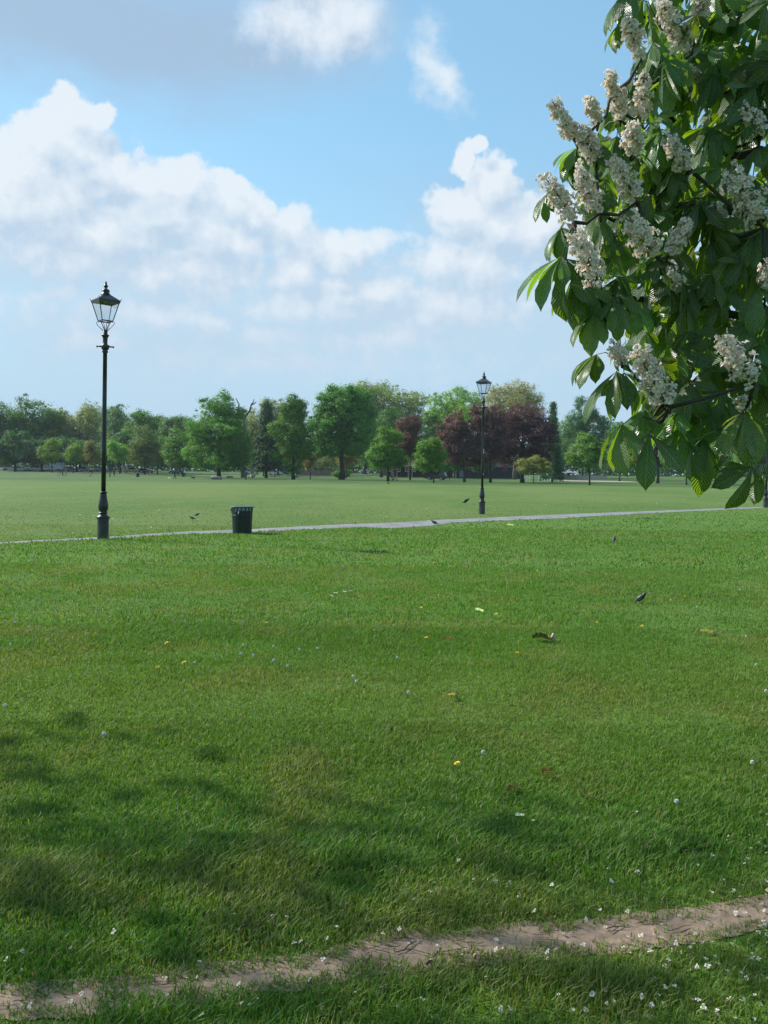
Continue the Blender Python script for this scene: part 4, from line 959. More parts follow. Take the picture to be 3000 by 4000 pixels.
# ------------------------------------------------------------------ people and animals
M_SKIN = mat('skin', (.45, .28, .20), .6, var=.08)
def skinned(name, joints, edges, mats, matfn, parent=None, sub=2):
    me = bpy.data.meshes.new(name + '_rig'); me.from_pydata([j[0] for j in joints], edges, []); me.update()
    o = bpy.data.objects.new(name + '_rig', me); C.objects.link(o)
    o.modifiers.new('skin', 'SKIN'); sm = o.modifiers.new('sub', 'SUBSURF'); sm.levels = sub; sm.render_levels = sub
    if not me.skin_vertices: me.skin_vertices.new()
    for i, j in enumerate(joints):
        r = j[1]; me.skin_vertices[0].data[i].radius = (r, r) if not isinstance(r, tuple) else r
    me.skin_vertices[0].data[0].use_root = True
    dg = bpy.context.evaluated_depsgraph_get(); dg.update()
    m2 = bpy.data.meshes.new_from_object(o.evaluated_get(dg)); m2.name = name
    bpy.data.objects.remove(o)
    m2.materials.clear()
    for m in mats: m2.materials.append(m)
    for p in m2.polygons: p.material_index = matfn(p.center); p.use_smooth = True
    return link(name, m2, parent)
def person(px, py, rz, top, legs, hair, label, h=1.72, stride=.12, armf=(.05, -.05), coat=False, lean=0.0, dep=None):
    b = on_ground(px, dep) if dep else G(px, py)
    t = empty('person', b, rz); t.scale = (h / 1.72,) * 3; tag(t, label, 'person', 'people in the park')
    s = stride
    J = [((0, 0, .95), (.15, .115)), ((0, 0, 1.15), (.13, .10)), ((lean * .5, 0, 1.36), (.165, .115)), ((lean, 0, 1.46), (.07, .07)), ((lean * 1.1, 0, 1.54), (.052, .055)), ((lean * 1.2 + .01, 0, 1.63), (.085, .095)), ((lean * 1.2, 0, 1.70), (.06, .07)),
         ((0, .10, .88), (.095, .095)), ((s * .5, .10, .50), (.068, .068)), ((s - .04, .10, .09), (.042, .05)), ((s + .12, .11, .04), (.042, .032)),
         ((0, -.10, .88), (.095, .095)), ((-s * .3, -.10, .50), (.068, .068)), ((-s - .04, -.10, .09), (.042, .05)), ((-s + .12, -.11, .04), (.042, .032)),
         ((lean, .20, 1.41), (.062, .062)), ((armf[0] * .5, .25, 1.13), (.045, .045)), ((armf[0] + .05, .25, .88), (.032, .032)),
         ((lean, -.20, 1.41), (.062, .062)), ((armf[1] * .5, -.25, 1.13), (.045, .045)), ((armf[1] + .05, -.25, .88), (.032, .032))]
    E = [(0, 1), (1, 2), (2, 3), (3, 4), (4, 5), (5, 6), (0, 7), (7, 8), (8, 9), (9, 10), (0, 11), (11, 12), (12, 13), (13, 14), (2, 15), (15, 16), (16, 17), (2, 18), (18, 19), (19, 20)]
    mt = mat('top_cloth', top, .85); ml = mat('leg_cloth', legs, .85); hc = mat('hair', hair, .7); sh = mat('shoe', (.03, .03, .03), .6)
    def fn(c):
        if c.z > 1.51: return 0
        if abs(c.y) > .205 and c.z < .92: return 0
        if c.z > (.62 if coat else .93): return 1
        return 3 if c.z < .08 else 2
    body = skinned('body', J, E, [M_SKIN, mt, ml, sh], fn, t, 1)
    for sd, a in ((1, armf[0]), (-1, armf[1])):          # hands: palm, four fingers and a thumb
        m = MB(); w = Vector((a + .06, sd * .25, .85)); m.ball(w + Vector((0, 0, -.03)), (.035, .018, .05), 8, 6)
        for k, ln in enumerate((.065, .075, .07, .055)):
            x = -.026 + k * .017; m.tube([w + Vector((x, 0, -.065)), w + Vector((x * 1.05, -sd * .006, -.065 - ln * .55)), w + Vector((x, -sd * .02, -.065 - ln))], [.009, .008, .006], 6)
        m.tube([w + Vector((.03, 0, -.02)), w + Vector((.052, -sd * .01, -.05)), w + Vector((.055, -sd * .016, -.08))], [.011, .009, .007], 6)
        m.build('hand', M_SKIN, t, True)
    m = MB(); hx = lean * 1.2
    m.ball((hx - .018, 0, 1.665), (.098, .09, .085), 14, 9); m.build('hair', hc, t, True)
    m = MB()
    m.add([(hx + .09, -.014, 1.61), (hx + .09, .014, 1.61), (hx + .118, 0, 1.605), (hx + .092, 0, 1.65)], [(0, 1, 2), (0, 2, 3), (1, 3, 2), (0, 3, 1)])
    for e in (-1, 1): m.ball((hx - .0, e * .088, 1.62), (.02, .012, .03), 8, 5)
    m.build('face_feature', M_SKIN, t)
    m = MB()
    for e in (-1, 1): m.ball((hx + .088, e * .03, 1.645), (.008, .012, .007), 8, 5)
    m.box((hx + .092, 0, 1.575), (.008, .04, .008)); m.build('eyes_and_mouth', M_DARK, t)
    return t
person(446, 1860, R(-80), (.035, .033, .045), (.02, .02, .028), (.5, .45, .4), 'person in a dark coat with pale hair walking by the far small lamp', coat=True)
person(683, 1872, R(195), (.014, .016, .018), (.014, .015, .017), (.02, .018, .016), 'person in a long black coat walking left of the black dog', stride=.2, coat=True, armf=(.15, -.12))
person(696, 1856, R(-60), (.22, .22, .23), (.03, .03, .035), (.05, .04, .03), 'person in a grey top standing behind the person in black')
person(722, 1863, R(-90), (.62, .66, .74), (.03, .034, .05), (.18, .12, .08), 'person in a white shirt and dark trousers under the leafy tree')
person(961, 1875, R(-100), (.035, .07, .16), (.015, .017, .022), (.05, .035, .025), 'person in a blue jacket and black trousers right of the great tree', stride=.06)
person(1531, 1875, R(-20), (.14, .13, .16), (.02, .02, .025), (.07, .05, .035), 'person pushing a pram past the hut', armf=(.25, .25), stride=.18)
person(245, 1858, R(200), (.03, .03, .04), (.03, .035, .05), (.05, .04, .03), 'person in dark clothes beside a bicycle at far left', stride=.1)
person(258, 1856, R(-60), (.12, .13, .16), (.30, .32, .36), (.03, .025, .02), 'person in pale trousers with the cyclist at far left')
def seated():
    b = G(995, 1866)
    t = empty('person', b, R(170)); tag(t, 'person in dark clothes sitting on the grass beside the orange pushchair', 'person', 'people in the park')
    J = [((0, 0, .12), (.16, .13)), ((-.04, 0, .34), (.13, .10)), ((-.02, 0, .56), (.16, .11)), ((0, 0, .66), (.065, .065)), ((.02, 0, .74), (.05, .05)), ((.03, 0, .83), (.085, .095)), ((.02, 0, .90), (.06, .06)),
         ((.15, .11, .14), (.09, .09)), ((.45, .13, .36), (.065, .065)), ((.68, .13, .07), (.045, .045)), ((.80, .13, .05), (.04, .03)), ((.15, -.11, .14), (.09, .09)), ((.48, -.13, .33), (.065, .065)), ((.74, -.13, .07), (.045, .045)), ((.86, -.13, .05), (.04, .03)),
         ((0, .2, .6), (.06, .06)), ((.15, .24, .38), (.045, .045)), ((.38, .2, .38), (.032, .032)), ((0, -.2, .6), (.06, .06)), ((.15, -.24, .38), (.045, .045)), ((.38, -.2, .36), (.032, .032))]
    E = [(0, 1), (1, 2), (2, 3), (3, 4), (4, 5), (5, 6), (0, 7), (7, 8), (8, 9), (9, 10), (0, 11), (11, 12), (12, 13), (13, 14), (2, 15), (15, 16), (16, 17), (2, 18), (18, 19), (19, 20)]
    skinned('body', J, E, [M_SKIN, mat('dark_top', (.02, .025, .06), .85)], lambda c: 0 if c.z > .71 else 1, t, 1)
    m = MB(); m.ball((.012, 0, .865), (.098, .09, .085), 12, 8); m.build('hair', mat('dark_hair', (.02, .016, .012), .7), t, True)
seated()
def pushchair(px, py, rz, cloth, label):
    b = G(px, py); t = empty('pushchair', b, rz); tag(t, label, 'pushchair')
    mc = mat('pushchair_cloth', cloth, .8)
    m = MB()
    for s in (-1, 1):
        m.tube([(-.45, s * .24, 1.02), (-.3, s * .24, .85), (.1, s * .24, .45), (.42, s * .22, .12)], .018, 8); m.tube([(-.38, s * .24, .14), (-.1, s * .24, .5), (.1, s * .24, .7)], .016, 8)
    m.tube([(-.45, -.24, 1.02), (-.45, .24, 1.02)], .02, 8); m.build('frame', M_STEEL, t, True)
    m = MB(); m.add([(-.15, -.22, .42), (.3, -.22, .46), (.3, .22, .46), (-.15, .22, .42), (-.38, -.22, .88), (-.38, .22, .88), (-.15, -.22, .36), (.3, -.22, .40), (.3, .22, .40), (-.15, .22, .36), (-.43, -.22, .86), (-.43, .22, .86)],
                   [(0, 1, 2, 3), (0, 3, 5, 4), (6, 9, 8, 7), (6, 10, 11, 9), (0, 4, 10, 6), (3, 9, 11, 5), (1, 7, 8, 2), (0, 6, 7, 1), (3, 2, 8, 9), (4, 5, 11, 10)]); m.build('seat', mc, t)
    m = MB(); V = []
    for k in range(6):
        a = R(20 + 26 * k)
        for s in (-1, 1): V.append((-.33 + .34 * math.cos(a) * .9, s * .23, .80 + .30 * math.sin(a)))
    m.add(V, [(2 * k, 2 * k + 1, 2 * k + 3, 2 * k + 2) for k in range(5)]); m.build('hood', mc, t, True)
    for (x, r) in ((-.38, .15), (.42, .11)):
        for s in (-1, 1): m = MB(); m.tube([(x, s * .27, r), (x, s * .31, r)], r, 16); m.build('wheel', M_RUBBER, t)
    return t
pushchair(1543, 1877, R(-15), (.02, .022, .03), 'dark pram wheeled past the hut')
pushchair(980, 1867, R(180), (.45, .10, .04), 'orange pushchair parked on the grass right of the person in blue')
def bicycle(px, py, rz):
    b = G(px, py); t = empty('bicycle', b, rz); tag(t, 'dark bicycle held at the meadow edge at far left', 'bicycle')
    for x in (-.5, .5):
        m = MB(); V = []; n, k2 = 24, 6
        for i in range(n):
            a = 2 * math.pi * i / n
            for j in range(k2):
                c = 2 * math.pi * j / k2; rr = .32 + .02 * math.cos(c); V.append((x + rr * math.cos(a), .02 * math.sin(c), .34 + rr * math.sin(a)))
        m.add(V, [(i * k2 + j, ((i + 1) % n) * k2 + j, ((i + 1) % n) * k2 + (j + 1) % k2, i * k2 + (j + 1) % k2) for i in range(n) for j in range(k2)])
        for i in range(10): a = math.pi * i / 5; m.tube([(x, 0, .34), (x + .31 * math.cos(a), 0, .34 + .31 * math.sin(a))], .003, 4)
        m.build('wheel', M_RUBBER, t)
    m = MB()
    for p, q in (((-.5, 0, .34), (-.08, 0, .32)), ((-.5, 0, .34), (-.2, 0, .8)), ((-.08, 0, .32), (-.2, 0, .85)), ((-.08, 0, .32), (.32, 0, .78)), ((-.2, 0, .8), (.32, 0, .82)), ((.5, 0, .34), (.3, 0, .95))): m.tube([p, q], .018, 8)
    m.build('frame', M_DARK, t); m = MB(); m.tube([(.33, -.26, .98), (.3, 0, .96), (.33, .26, .98)], .014, 8); m.build('handlebar', M_STEEL, t); m = MB(); m.ball((-.22, 0, .89), (.13, .07, .035), 10, 6); m.build('saddle', M_DARK, t)
bicycle(241, 1859, R(5))
def dog(px, py, rz, col, label, s=1.0):
    b = G(px, py); t = empty('dog', b, rz); t.scale = (s,) * 3; tag(t, label, 'dog', 'dogs on the meadow')
    J = [((0, 0, .50), (.11, .13)), ((.25, 0, .50), (.125, .15)), ((.40, 0, .60), (.08, .09)), ((.50, 0, .70), (.07, .075)), ((.60, 0, .69), (.055, .05)), ((.70, 0, .665), (.035, .03)), ((-.28, 0, .53), (.10, .11)), ((-.40, 0, .56), (.03, .03)), ((-.55, 0, .62), (.022, .022)), ((-.68, 0, .72), (.012, .012))]
    E = [(0, 1), (1, 2), (2, 3), (3, 4), (4, 5), (0, 6), (6, 7), (7, 8), (8, 9)]
    for sy in (-1, 1):
        i = len(J); f = .07 * sy
        J += [((.27, sy * .09, .42), (.06, .06)), ((.27 + f, sy * .09, .22), (.035, .035)), ((.26 + f, sy * .09, .06), (.028, .028)), ((.30 + f, sy * .09, .025), (.03, .022))]; E += [(1, i), (i, i + 1), (i + 1, i + 2), (i + 2, i + 3)]
        i = len(J); J += [((-.27, sy * .09, .42), (.075, .075)), ((-.20 - f, sy * .09, .30), (.05, .05)), ((-.34 - f, sy * .09, .19), (.03, .03)), ((-.33 - f, sy * .09, .05), (.026, .026)), ((-.28 - f, sy * .09, .025), (.03, .022))]; E += [(6, i), (i, i + 1), (i + 1, i + 2), (i + 2, i + 3), (i + 3, i + 4)]
    mc = mat('dog_fur', col, .8)
    skinned('body', J, E, [mc], lambda c: 0, t, 1)
    for sy in (-1, 1):
        m = MB(); m.add([(.47, sy * .05, .76), (.53, sy * .06, .75), (.48, sy * .10, .66), (.46, sy * .07, .70)], [(0, 1, 2), (0, 2, 3), (0, 3, 1), (1, 3, 2)]); m.build('ear', mc, t)
dog(755, 1873, R(180), (.010, .010, .010), 'black dog trotting in front of the leafy tree', .75)
dog(353, 1862, R(10), (.30, .22, .13), 'sandy dog left of the nearest lamp column', .7)
dog(1292, 1856, R(170), (.12, .09, .07), 'brown dog on the grass left of the huge broad tree', .7)
def bird(px, py, rz, L, body, head, label, group=None, cat='bird', upright=R(14), name='bird'):
    b = G(px, py); t = empty(name, b, rz); t.scale = (L / .47,) * 3; tag(t, label, cat, group)
    cu, su = math.cos(upright), math.sin(upright)
    def q(x, z): return (x * cu, 0, .19 + x * su + z)
    J = [(q(0, 0), (.075, .08)), (q(.10, .0), (.068, .07)), (q(.17, .02), (.045, .045)), (q(.20, .05), (.043, .045)), (q(.235, .05), (.028, .028)), (q(-.10, -.005), (.055, .05)), (q(-.18, -.01), (.04, .022)), (q(-.30, -.015), (.032, .010))]
    E = [(0, 1), (1, 2), (2, 3), (3, 4), (0, 5), (5, 6), (6, 7)]
    mb_ = mat('plumage', body, .45, var=.2, spec=.5); mh = mat('head_plumage', head, .45, var=.2)
    hz = q(.17, .03)[2]
    J = [(p, (a * 1.22, b_ * 1.22)) for p, (a, b_) in J]
    skinned('body', J, E, [mb_, mh], lambda c: 1 if c.x > .14 * cu and c.z > hz - .035 else 0, t, 2)
    m = MB(); e = Vector(q(.25, .05)); m.tube([e, e + Vector((.035, 0, -.004)), e + Vector((.065, 0, -.016))], [.017, .012, .003], 8); m.build('beak', M_DARK, t, True)
    for s in (-1, 1):
        m = MB(); w = [Vector(q(.09, .03)), Vector(q(.02, .045)), Vector(q(-.14, .02)), Vector(q(-.25, -.005)), Vector(q(-.12, -.03)), Vector(q(.05, -.04))]
        V = [p + Vector((0, s * y, 0)) for p, y in zip(w, (.076, .08, .064, .032, .068, .088))] + [p + Vector((0, s * (y + .012), 0)) for p, y in zip(w, (.076, .08, .064, .032, .068, .088))]
        m.add(V, [tuple(range(6)), tuple(range(11, 5, -1))] + [(i, (i + 1) % 6, 6 + (i + 1) % 6, 6 + i) for i in range(6)]); m.build('wing', mb_, t, False)
        m = MB(); m.tube([(.01, s * .035, .14), (.0, s * .035, .07), (.012, s * .035, .0)], [.014, .008, .007], 6)
        for a in (-.5, 0, .5): m.tube([(.012, s * .035, .004), (.055 * math.cos(a), s * .035 + .05 * math.sin(a), .002)], .005, 5)
        m.build('leg', M_DARK, t)
    return t
bird(1818, 1969, R(0), .40, (.008, .008, .010), (.008, .008, .010), 'black crow standing on the meadow left of the second street lamp', 'birds on the grass', upright=R(26), name='crow')
bird(1517, 1892, R(200), .42, (.008, .008, .010), (.008, .008, .010), 'small far black crow on the meadow below the round young tree', 'birds on the grass', upright=R(40), name='crow')
bird(1698, 2052, R(170), .22, (.05, .05, .062), (.03, .035, .045), 'grey pigeon at the near edge of the path', 'birds on the grass', upright=R(18), name='pigeon')
bird(2500, 2357, R(-25), .165, (.022, .02, .02), (.008, .008, .010), 'dark starling on the lawn at right, above the dry leaf', 'birds on the grass', upright=R(38), name='starling')
bird(2398, 2120, R(60), .19, (.03, .032, .05), (.02, .02, .03), 'small dark bird on the lawn below the path at right', 'birds on the grass', upright=R(40), name='starling')
bird(752, 2033, R(170), .20, (.06, .055, .06), (.03, .035, .04), 'pigeon on the meadow left of the litter bin, the lower of two', 'birds on the grass', name='pigeon')
bird(768, 2019, R(10), .20, (.05, .048, .055), (.03, .035, .04), 'pigeon on the meadow left of the litter bin, the upper of two', 'birds on the grass', name='pigeon')
make_bin(on_ground(538, 172), 'small far dark litter bin before the parked cars', 1.25)

for (px, py, L_, r_, a_, col_, lab) in ((847, 1873, 1.9, .34, .1, (.20, .18, .16), 'grey fallen log lying at the foot of the great spreading tree'), (897, 1866, 1.5, .2, .2, (.04, .035, .03), 'dark fallen log right of the great spreading tree trunk'), (1052, 1861, 2.2, .2, -.1, (.30, .28, .24), 'pale log lying on the grass before the conifer')):
    m = MB(); m.tube([(-L_ / 2, 0, r_ * .7), (-L_ * .2, .05, r_ * .8), (L_ * .2, -.04, r_ * .75), (L_ / 2, .03, r_ * .6)], [r_, r_ * 1.08, r_ * .95, r_ * .7], 12)
    o = m.build('fallen_log', mat('log_bark', col_, .9, var=.4, scale=5, bump=.6), None, True, G(px, py)); o.rotation_euler = (0, 0, a_); tag(o, lab, 'log')
# ------------------------------------------------------------------ small things on the lawn
rr = random.Random(11)
M_DYEL = mat('dandelion_yellow', (.75, .52, .02), .6, var=.15, scale=60)
M_CLOCK = mat('seed_head', (.86, .86, .82), .9, var=.04, scale=60, spec=.1)
M_STEM = mat('flower_stem', (.10, .17, .05), .6)
M_PETAL = leafy('chestnut_petals', .38, (1.0, .98, .95), .6, .2)
def flower_proto(kind):
    m = MB()
    if kind == 'dandelion':
        for ring, (r, up, n) in enumerate(((.019, .15, 16), (.014, .5, 13), (.008, .9, 9))):
            for k in range(n):
                a = 2 * math.pi * (k + ring * .5) / n; d = Vector((math.cos(a), math.sin(a), up)); s = Vector((-math.sin(a), math.cos(a), 0)) * .0028
                m.add([s * .4, -s * .4, d * r - s, d * r * 1.05, d * r + s], [(0, 1, 2, 3, 4)])
        o = m
        mt = M_DYEL
    else:
        for i in range(70):
            z = 1 - 2 * (i + .5) / 70; a = i * 2.39996; q = math.sqrt(1 - z * z); d = Vector((q * math.cos(a), q * math.sin(a), z)); e = d.orthogonal().normalized(); f = d.cross(e)
            m.add([d * .006, d * .019 + e * .006, d * .021 + f * .006, d * .019 - e * .006, d * .021 - f * .006], [(0, 1, 2), (0, 2, 3), (0, 3, 4), (0, 4, 1)])
        m.ball((0, 0, 0), .006, 8, 6); mt = M_CLOCK
    me = m.build('flower_head', mt)
    s = MB(); s.tube([(0, 0, -.085), (.004, .002, -.04), (0, 0, 0)], .0022, 6)
    st = s.build('stem', M_STEM)
    data = (me.data, st.data); bpy.data.objects.remove(me); bpy.data.objects.remove(st); return data
FD, FC = flower_proto('dandelion'), flower_proto('clock')
def flower(kind, px, py, label, group, sc=1.0):
    p = G(px, py); hd, st = FD if kind == 'dandelion' else FC
    t = empty('dandelion' if kind == 'dandelion' else 'dandelion_clock', p, rr.uniform(0, 6)); t.scale = (sc,) * 3
    tag(t, label, 'flower', group)
    a = link('flower_head', hd, t, (0, 0, .08)); a.rotation_euler = (rr.uniform(-.4, .4), rr.uniform(-.4, .4), 0); link('stem', st, t, (0, 0, .08))
Y5 = [(248, 107), (478, 130), (344, 361), (850, 351), (1150, 390), (680, 590), (1128, 537), (795, 570), (720, 482), (78, 130), (36, 115), (1540, 138), (955, 65), (120, 80), (148, 84), (55, 75), (1262, 40), (1325, 44), (168, 98), (310, 130), (566, 95)]
Y6 = [(701, 172), (281, 110), (288, 135), (662, 155), (958, 170), (1502, 324), (919, 389), (1079, 415), (1114, 404), (1190, 507), (484, 351), (182, 457), (575, 525), (1300, 271), (1053, 160), (315, 1025), (100, 113), (340, 97), (1085, 170), (160, 322), (215, 120)]
C5 = [(842, 555), (1041, 516), (1052, 478), (1183, 545), (1372, 491), (172, 397), (126, 398), (46, 476), (718, 345), (787, 349), (1515, 169), (943, 153), (700, 135), (1013, 95), (1616, 411), (1526, 617), (1182, 484), (1160, 132), (22, 745), (416, 330), (139, 289), (168, 291), (1095, 522), (1243, 570), (1540, 638), (120, 360), (478, 352), (556, 357), (1010, 384), (66, 377), (1482, 128), (995, 147), (450, 870), (1294, 498)]
C6 = [(57, 532), (1240, 277), (1352, 308), (105, 687), (428, 952), (904, 97), (1607, 565), (1590, 997), (1264, 1170), (1537, 232), (770, 116), (812, 122), (532, 124), (1650, 680), (1565, 438)]
for k, (x, y) in enumerate([(x * .904, 2100 + y * .904) for x, y in Y5] + [(1500 + x * .904, 2100 + y * .904) for x, y in Y6]):
    lab = 'yellow dandelion flower open on the lawn in the left half' if x < 1500 else 'yellow dandelion flower open on the lawn in the right half'
    if abs(x - 680 * .904) < 2: lab = 'large yellow dandelion lowest of those in the left half of the lawn'
    if abs(x - 1128 * .904) < 2: lab = 'bright yellow dandelion right of the tallest seed clocks'
    if k == len(Y5) + 15: lab = 'yellow dandelion alone in the dull grass near the foreground'
    flower('dandelion', x, y + 6, lab, 'yellow dandelions in the lawn', .85)
for k, (x, y) in enumerate([(x * .904, 2100 + y * .904) for x, y in C5] + [(1500 + x * .904, 2100 + y * .904) for x, y in C6]):
    lab = 'white dandelion seed clock standing in the left half of the lawn' if x < 1500 else 'white dandelion seed clock standing in the right half of the lawn'
    flower('clock', x, y + 6, lab, 'white dandelion clocks in the lawn', .52)
# daisies in the far meadow and one patch on the lawn
m = MB()
for k in range(12):
    a = 2 * math.pi * k / 12; d = Vector((math.cos(a), math.sin(a), .25)); s = Vector((-math.sin(a), math.cos(a), 0)) * .004
    m.add([d * .004 - s * .5, d * .015 - s, d * .017, d * .015 + s, d * .004 + s * .5], [(0, 1, 2, 3, 4)])
m.ball((0, 0, .003), (.005, .005, .003), 8, 5, mi=1)
m.tube([(0, 0, -.05), (0, 0, 0)], .0015, 5, mi=2)
dz0 = m.build('daisy', [M_WHITE, M_DYEL, M_STEM]); DAISY = dz0.data; bpy.data.objects.remove(dz0)
def daisy(p, label, group, sc):
    o = link('daisy', DAISY, None, p + Vector((0, 0, .045 * sc))); o.scale = (sc,) * 3; o.rotation_euler = (rr.uniform(-.5, .2), rr.uniform(-.3, .3), 0); tag(o, label, 'flower', group)
for k in range(150):
    px = rr.uniform(0, 2950); py = 1895 + 190 * rr.random() ** .8 - (px - 1500) * .03
    p = G(px, py)
    if p.y < edge_y(pB, np.array(p.x)) + .4: continue
    daisy(p, 'tiny white daisy speck scattered over the mown meadow beyond the path', 'daisies in the mown meadow', rr.uniform(1.3, 2.2))
for (x, y) in ((1285, 2345), (1295, 2348), (1310, 2340), (1322, 2338), (1335, 2342), (1345, 2332), (1362, 2330), (1366, 2334), (1290, 2352), (1375, 2333)):
    daisy(G(x, y), 'white daisy in the small patch on the lawn below the litter bin', 'daisy patch on the lawn', rr.uniform(1.2, 1.7))
# fallen chestnut blossom
def blossom_mesh(seed, sc=.011):
    r = np.random.default_rng(seed); V = []; Fc = []; col = []
    for k in range(5):
        a = 2 * math.pi * k / 5 + r.uniform(-.3, .3); d = np.array([math.cos(a), math.sin(a), r.uniform(.0, .9)]); s = np.array([-math.sin(a), math.cos(a), 0])
        L = sc * r.uniform(.8, 1.3); w = L * .55; n = len(V)
        V += [d * L * .1 - s * w * .25, d * L * .1 + s * w * .25, d * L * .6 + s * w * .75 + np.array([0, 0, .25 * L]), d * L + s * w * .4 - np.array([0, 0, .1 * L * r.random()]), d * L * .95 - s * w * .45, d * L * .6 - s * w * .75 + np.array([0, 0, .25 * L])]
        Fc += [(n, n + 1, n + 2, n + 5), (n + 5, n + 2, n + 3, n + 4)]
        c = np.array([.84, .79, .71]) * r.uniform(.9, 1.05); cb = np.array([.78, .62, .40]) if r.random() < .5 else np.array([.75, .48, .45])
        col += [cb, cb, c, c, c, c]
    return np.array(V), np.array(Fc), np.array(col)
BLM = []
for s_ in range(4):
    V, Q, c = blossom_mesh(s_, .014); BLM.append(np_mesh('fallen_blossom', V, Q=Q, mats=[M_PETAL], col=c))
nb = 0
while nb < 210:
    px = 3000 * (1 - rr.random() ** 1.7); py = 3150 + 850 * rr.random() ** .8
    if px < 1500 and py < 3600: continue
    p = G(px, py); o = link('fallen_blossom', rr.choice(BLM), None, p + Vector((0, 0, rr.uniform(.012, .03)))); s_ = rr.uniform(.34, .68); o.scale = (s_,) * 3; o.rotation_euler = (rr.uniform(-.7, .7), rr.uniform(-.7, .7), rr.uniform(0, 6))
    dy = float(np.interp(p.x, DNX, DNY)), float(np.interp(p.x, DFX, DFY))
    if p.y < dy[0]: lab = 'white fallen blossom on the grass below the dirt track'
    elif p.y > dy[1]: lab = 'white fallen blossom on the grass above the dirt track'
    else: lab = 'white fallen blossom lying on the bare dirt track'; o.location.z = p.z + .012
    tag(o, lab, 'blossom', 'fallen chestnut blossoms'); nb += 1
# twigs on the track
for k in range(30):
    px = rr.choice([rr.uniform(0, 500), rr.uniform(560, 1150), rr.uniform(1350, 2050), rr.uniform(1500, 1950), rr.uniform(2100, 2950)])
    ya, yb = np.interp(px, DX, dn), np.interp(px, DX, df); p = G(px, ya + (yb - ya) * rr.uniform(.0, 1.05)); L = rr.uniform(.025, .11); a = rr.gauss(.15, .35)
    m = MB(); pts = [Vector((L * (i / 3 - .5), L * rr.uniform(-.06, .06), .006 + rr.uniform(0, .005))) for i in range(4)]; r0 = rr.uniform(.001, .0022); m.tube(pts, [r0, r0, r0 * .8, r0 * .5], 6)
    o = m.build('twig', M_BARK if rr.random() < .6 else mat('dry_twig', (.24, .17, .11), .9), None, True, p + Vector((0, 0, .004))); o.rotation_euler = (0, 0, a)
    tag(o, 'thin brown twig lying along the bare dirt track', 'twig', 'twigs on the dirt track')
for (px, py, L, a, lab) in ((2330, 3045, .22, .1, 'long dark twig lying in the grass at right above the blossoms'), (2700, 3330, .2, .2, 'dark stick in the grass at the right edge above the dirt track'), (1690, 3760, .09, 1.1, 'dark twig slanting up from the near edge of the dirt track'), (1545, 2970, .06, .5, 'short pale twig in the middle of the lawn')):
    p = G(px, py); m = MB(); m.tube([Vector((L * (i / 4 - .5), L * rr.uniform(-.05, .05), .012 + rr.uniform(0, .01))) for i in range(5)], [.004, .004, .0035, .003, .002], 6); o = m.build('twig', M_BARK, None, True, p); o.rotation_euler = (0, 0, a); tag(o, lab, 'twig')
def leaf_sheet(name, px, py, L, Wd, col, curl, rz, label, seed, rag=.25, stalk=True, tilt=0.0):
    p = G(px, py); r = np.random.default_rng(seed); nu, nv = 18, 8; V = []; cc = []
    for i in range(nu + 1):
        u = i / nu; w = Wd * (math.sin(math.pi * u ** .8) ** .7) * (1 + rag * r.normal() * .5)
        for j in range(nv + 1):
            v = j / nv * 2 - 1; V.append((L * (u - .5), v * w / 2, .012 + curl * (abs(v) ** 1.6 * Wd * .5) + .5 * curl * Wd * math.sin(u * 5) * .4 + r.normal() * .002 + tilt * u * L + .02)); cc.append(np.array(col) * (1 + .35 * r.normal()) if True else col)
    Q = [(i * (nv + 1) + j, (i + 1) * (nv + 1) + j, (i + 1) * (nv + 1) + j + 1, i * (nv + 1) + j + 1) for i in range(nu) for j in range(nv)]
    t = empty(name, p, rz); tag(t, label, 'leaf')
    link('leaf_blade', np_mesh('leaf_blade', np.array(V), Q=np.array(Q), mats=[M_FOL], col=np.clip(np.array(cc), .005, 1), smooth=True), t)
    if stalk: m = MB(); m.tube([(L * .48, 0, .03), (L * .62, .01, .028), (L * .8, 0, .02)], .004, 6); m.build('leaf_stalk', mat('dry_stalk', (.35, .28, .18), .8), t)
    return t
lt_ = leaf_sheet('dry_leaf', 2120, 2508, .19, .12, (.05, .045, .02), .55, R(-6), 'big curled dark brown dead leaf on the lawn at right', 3, .35)
q = MB()
V = []
for i in range(7):
    for j in range(4): V.append((.08 + .08 * i / 6 * .35 + (j - 1.5) * .02 * (1 - i / 8), -.01 + .012 * abs(j - 1.5), .02 + .085 * i / 6 - .1 * max(0, i / 6 - .8)))
q.add(V, [(i * 4 + j, i * 4 + j + 1, (i + 1) * 4 + j + 1, (i + 1) * 4 + j) for i in range(6) for j in range(3)]); q.build('torn_lobe', mat('pale_dead_leaf', (.42, .36, .26), .8, var=.5, scale=40), lt_)
leaf_sheet('dry_leaf', 2755, 2482, .17, .07, (.30, .26, .17), .8, R(8), 'small pale curled dead leaf on the lawn at the right', 5)
leaf_sheet('dry_leaf', 2135, 3042, .055, .035, (.20, .09, .04), .7, R(20), 'small reddish brown dead leaf in the duller grass at right', 6)
leaf_sheet('dry_leaf', 2005, 3105, .06, .03, (.17, .08, .04), .7, R(30), 'brown dead leaf sunk in the grass below the reddish one', 8)
leaf_sheet('dry_leaf', 1745, 2508, .07, .04, (.25, .08, .04), .6, R(0), 'tiny red dead leaf on the bright lawn left of the big curled leaf', 7)
leaf_sheet('dry_leaf', 1760, 2735, .09, .05, (.30, .22, .13), .8, R(40), 'small tan dead leaf in the middle of the lawn', 9)
leaf_sheet('paper_scrap', 1872, 2397, .09, .05, (.75, .77, .80), .9, R(10), 'crumpled white paper scrap on the lawn right of centre', 12, .4, False)
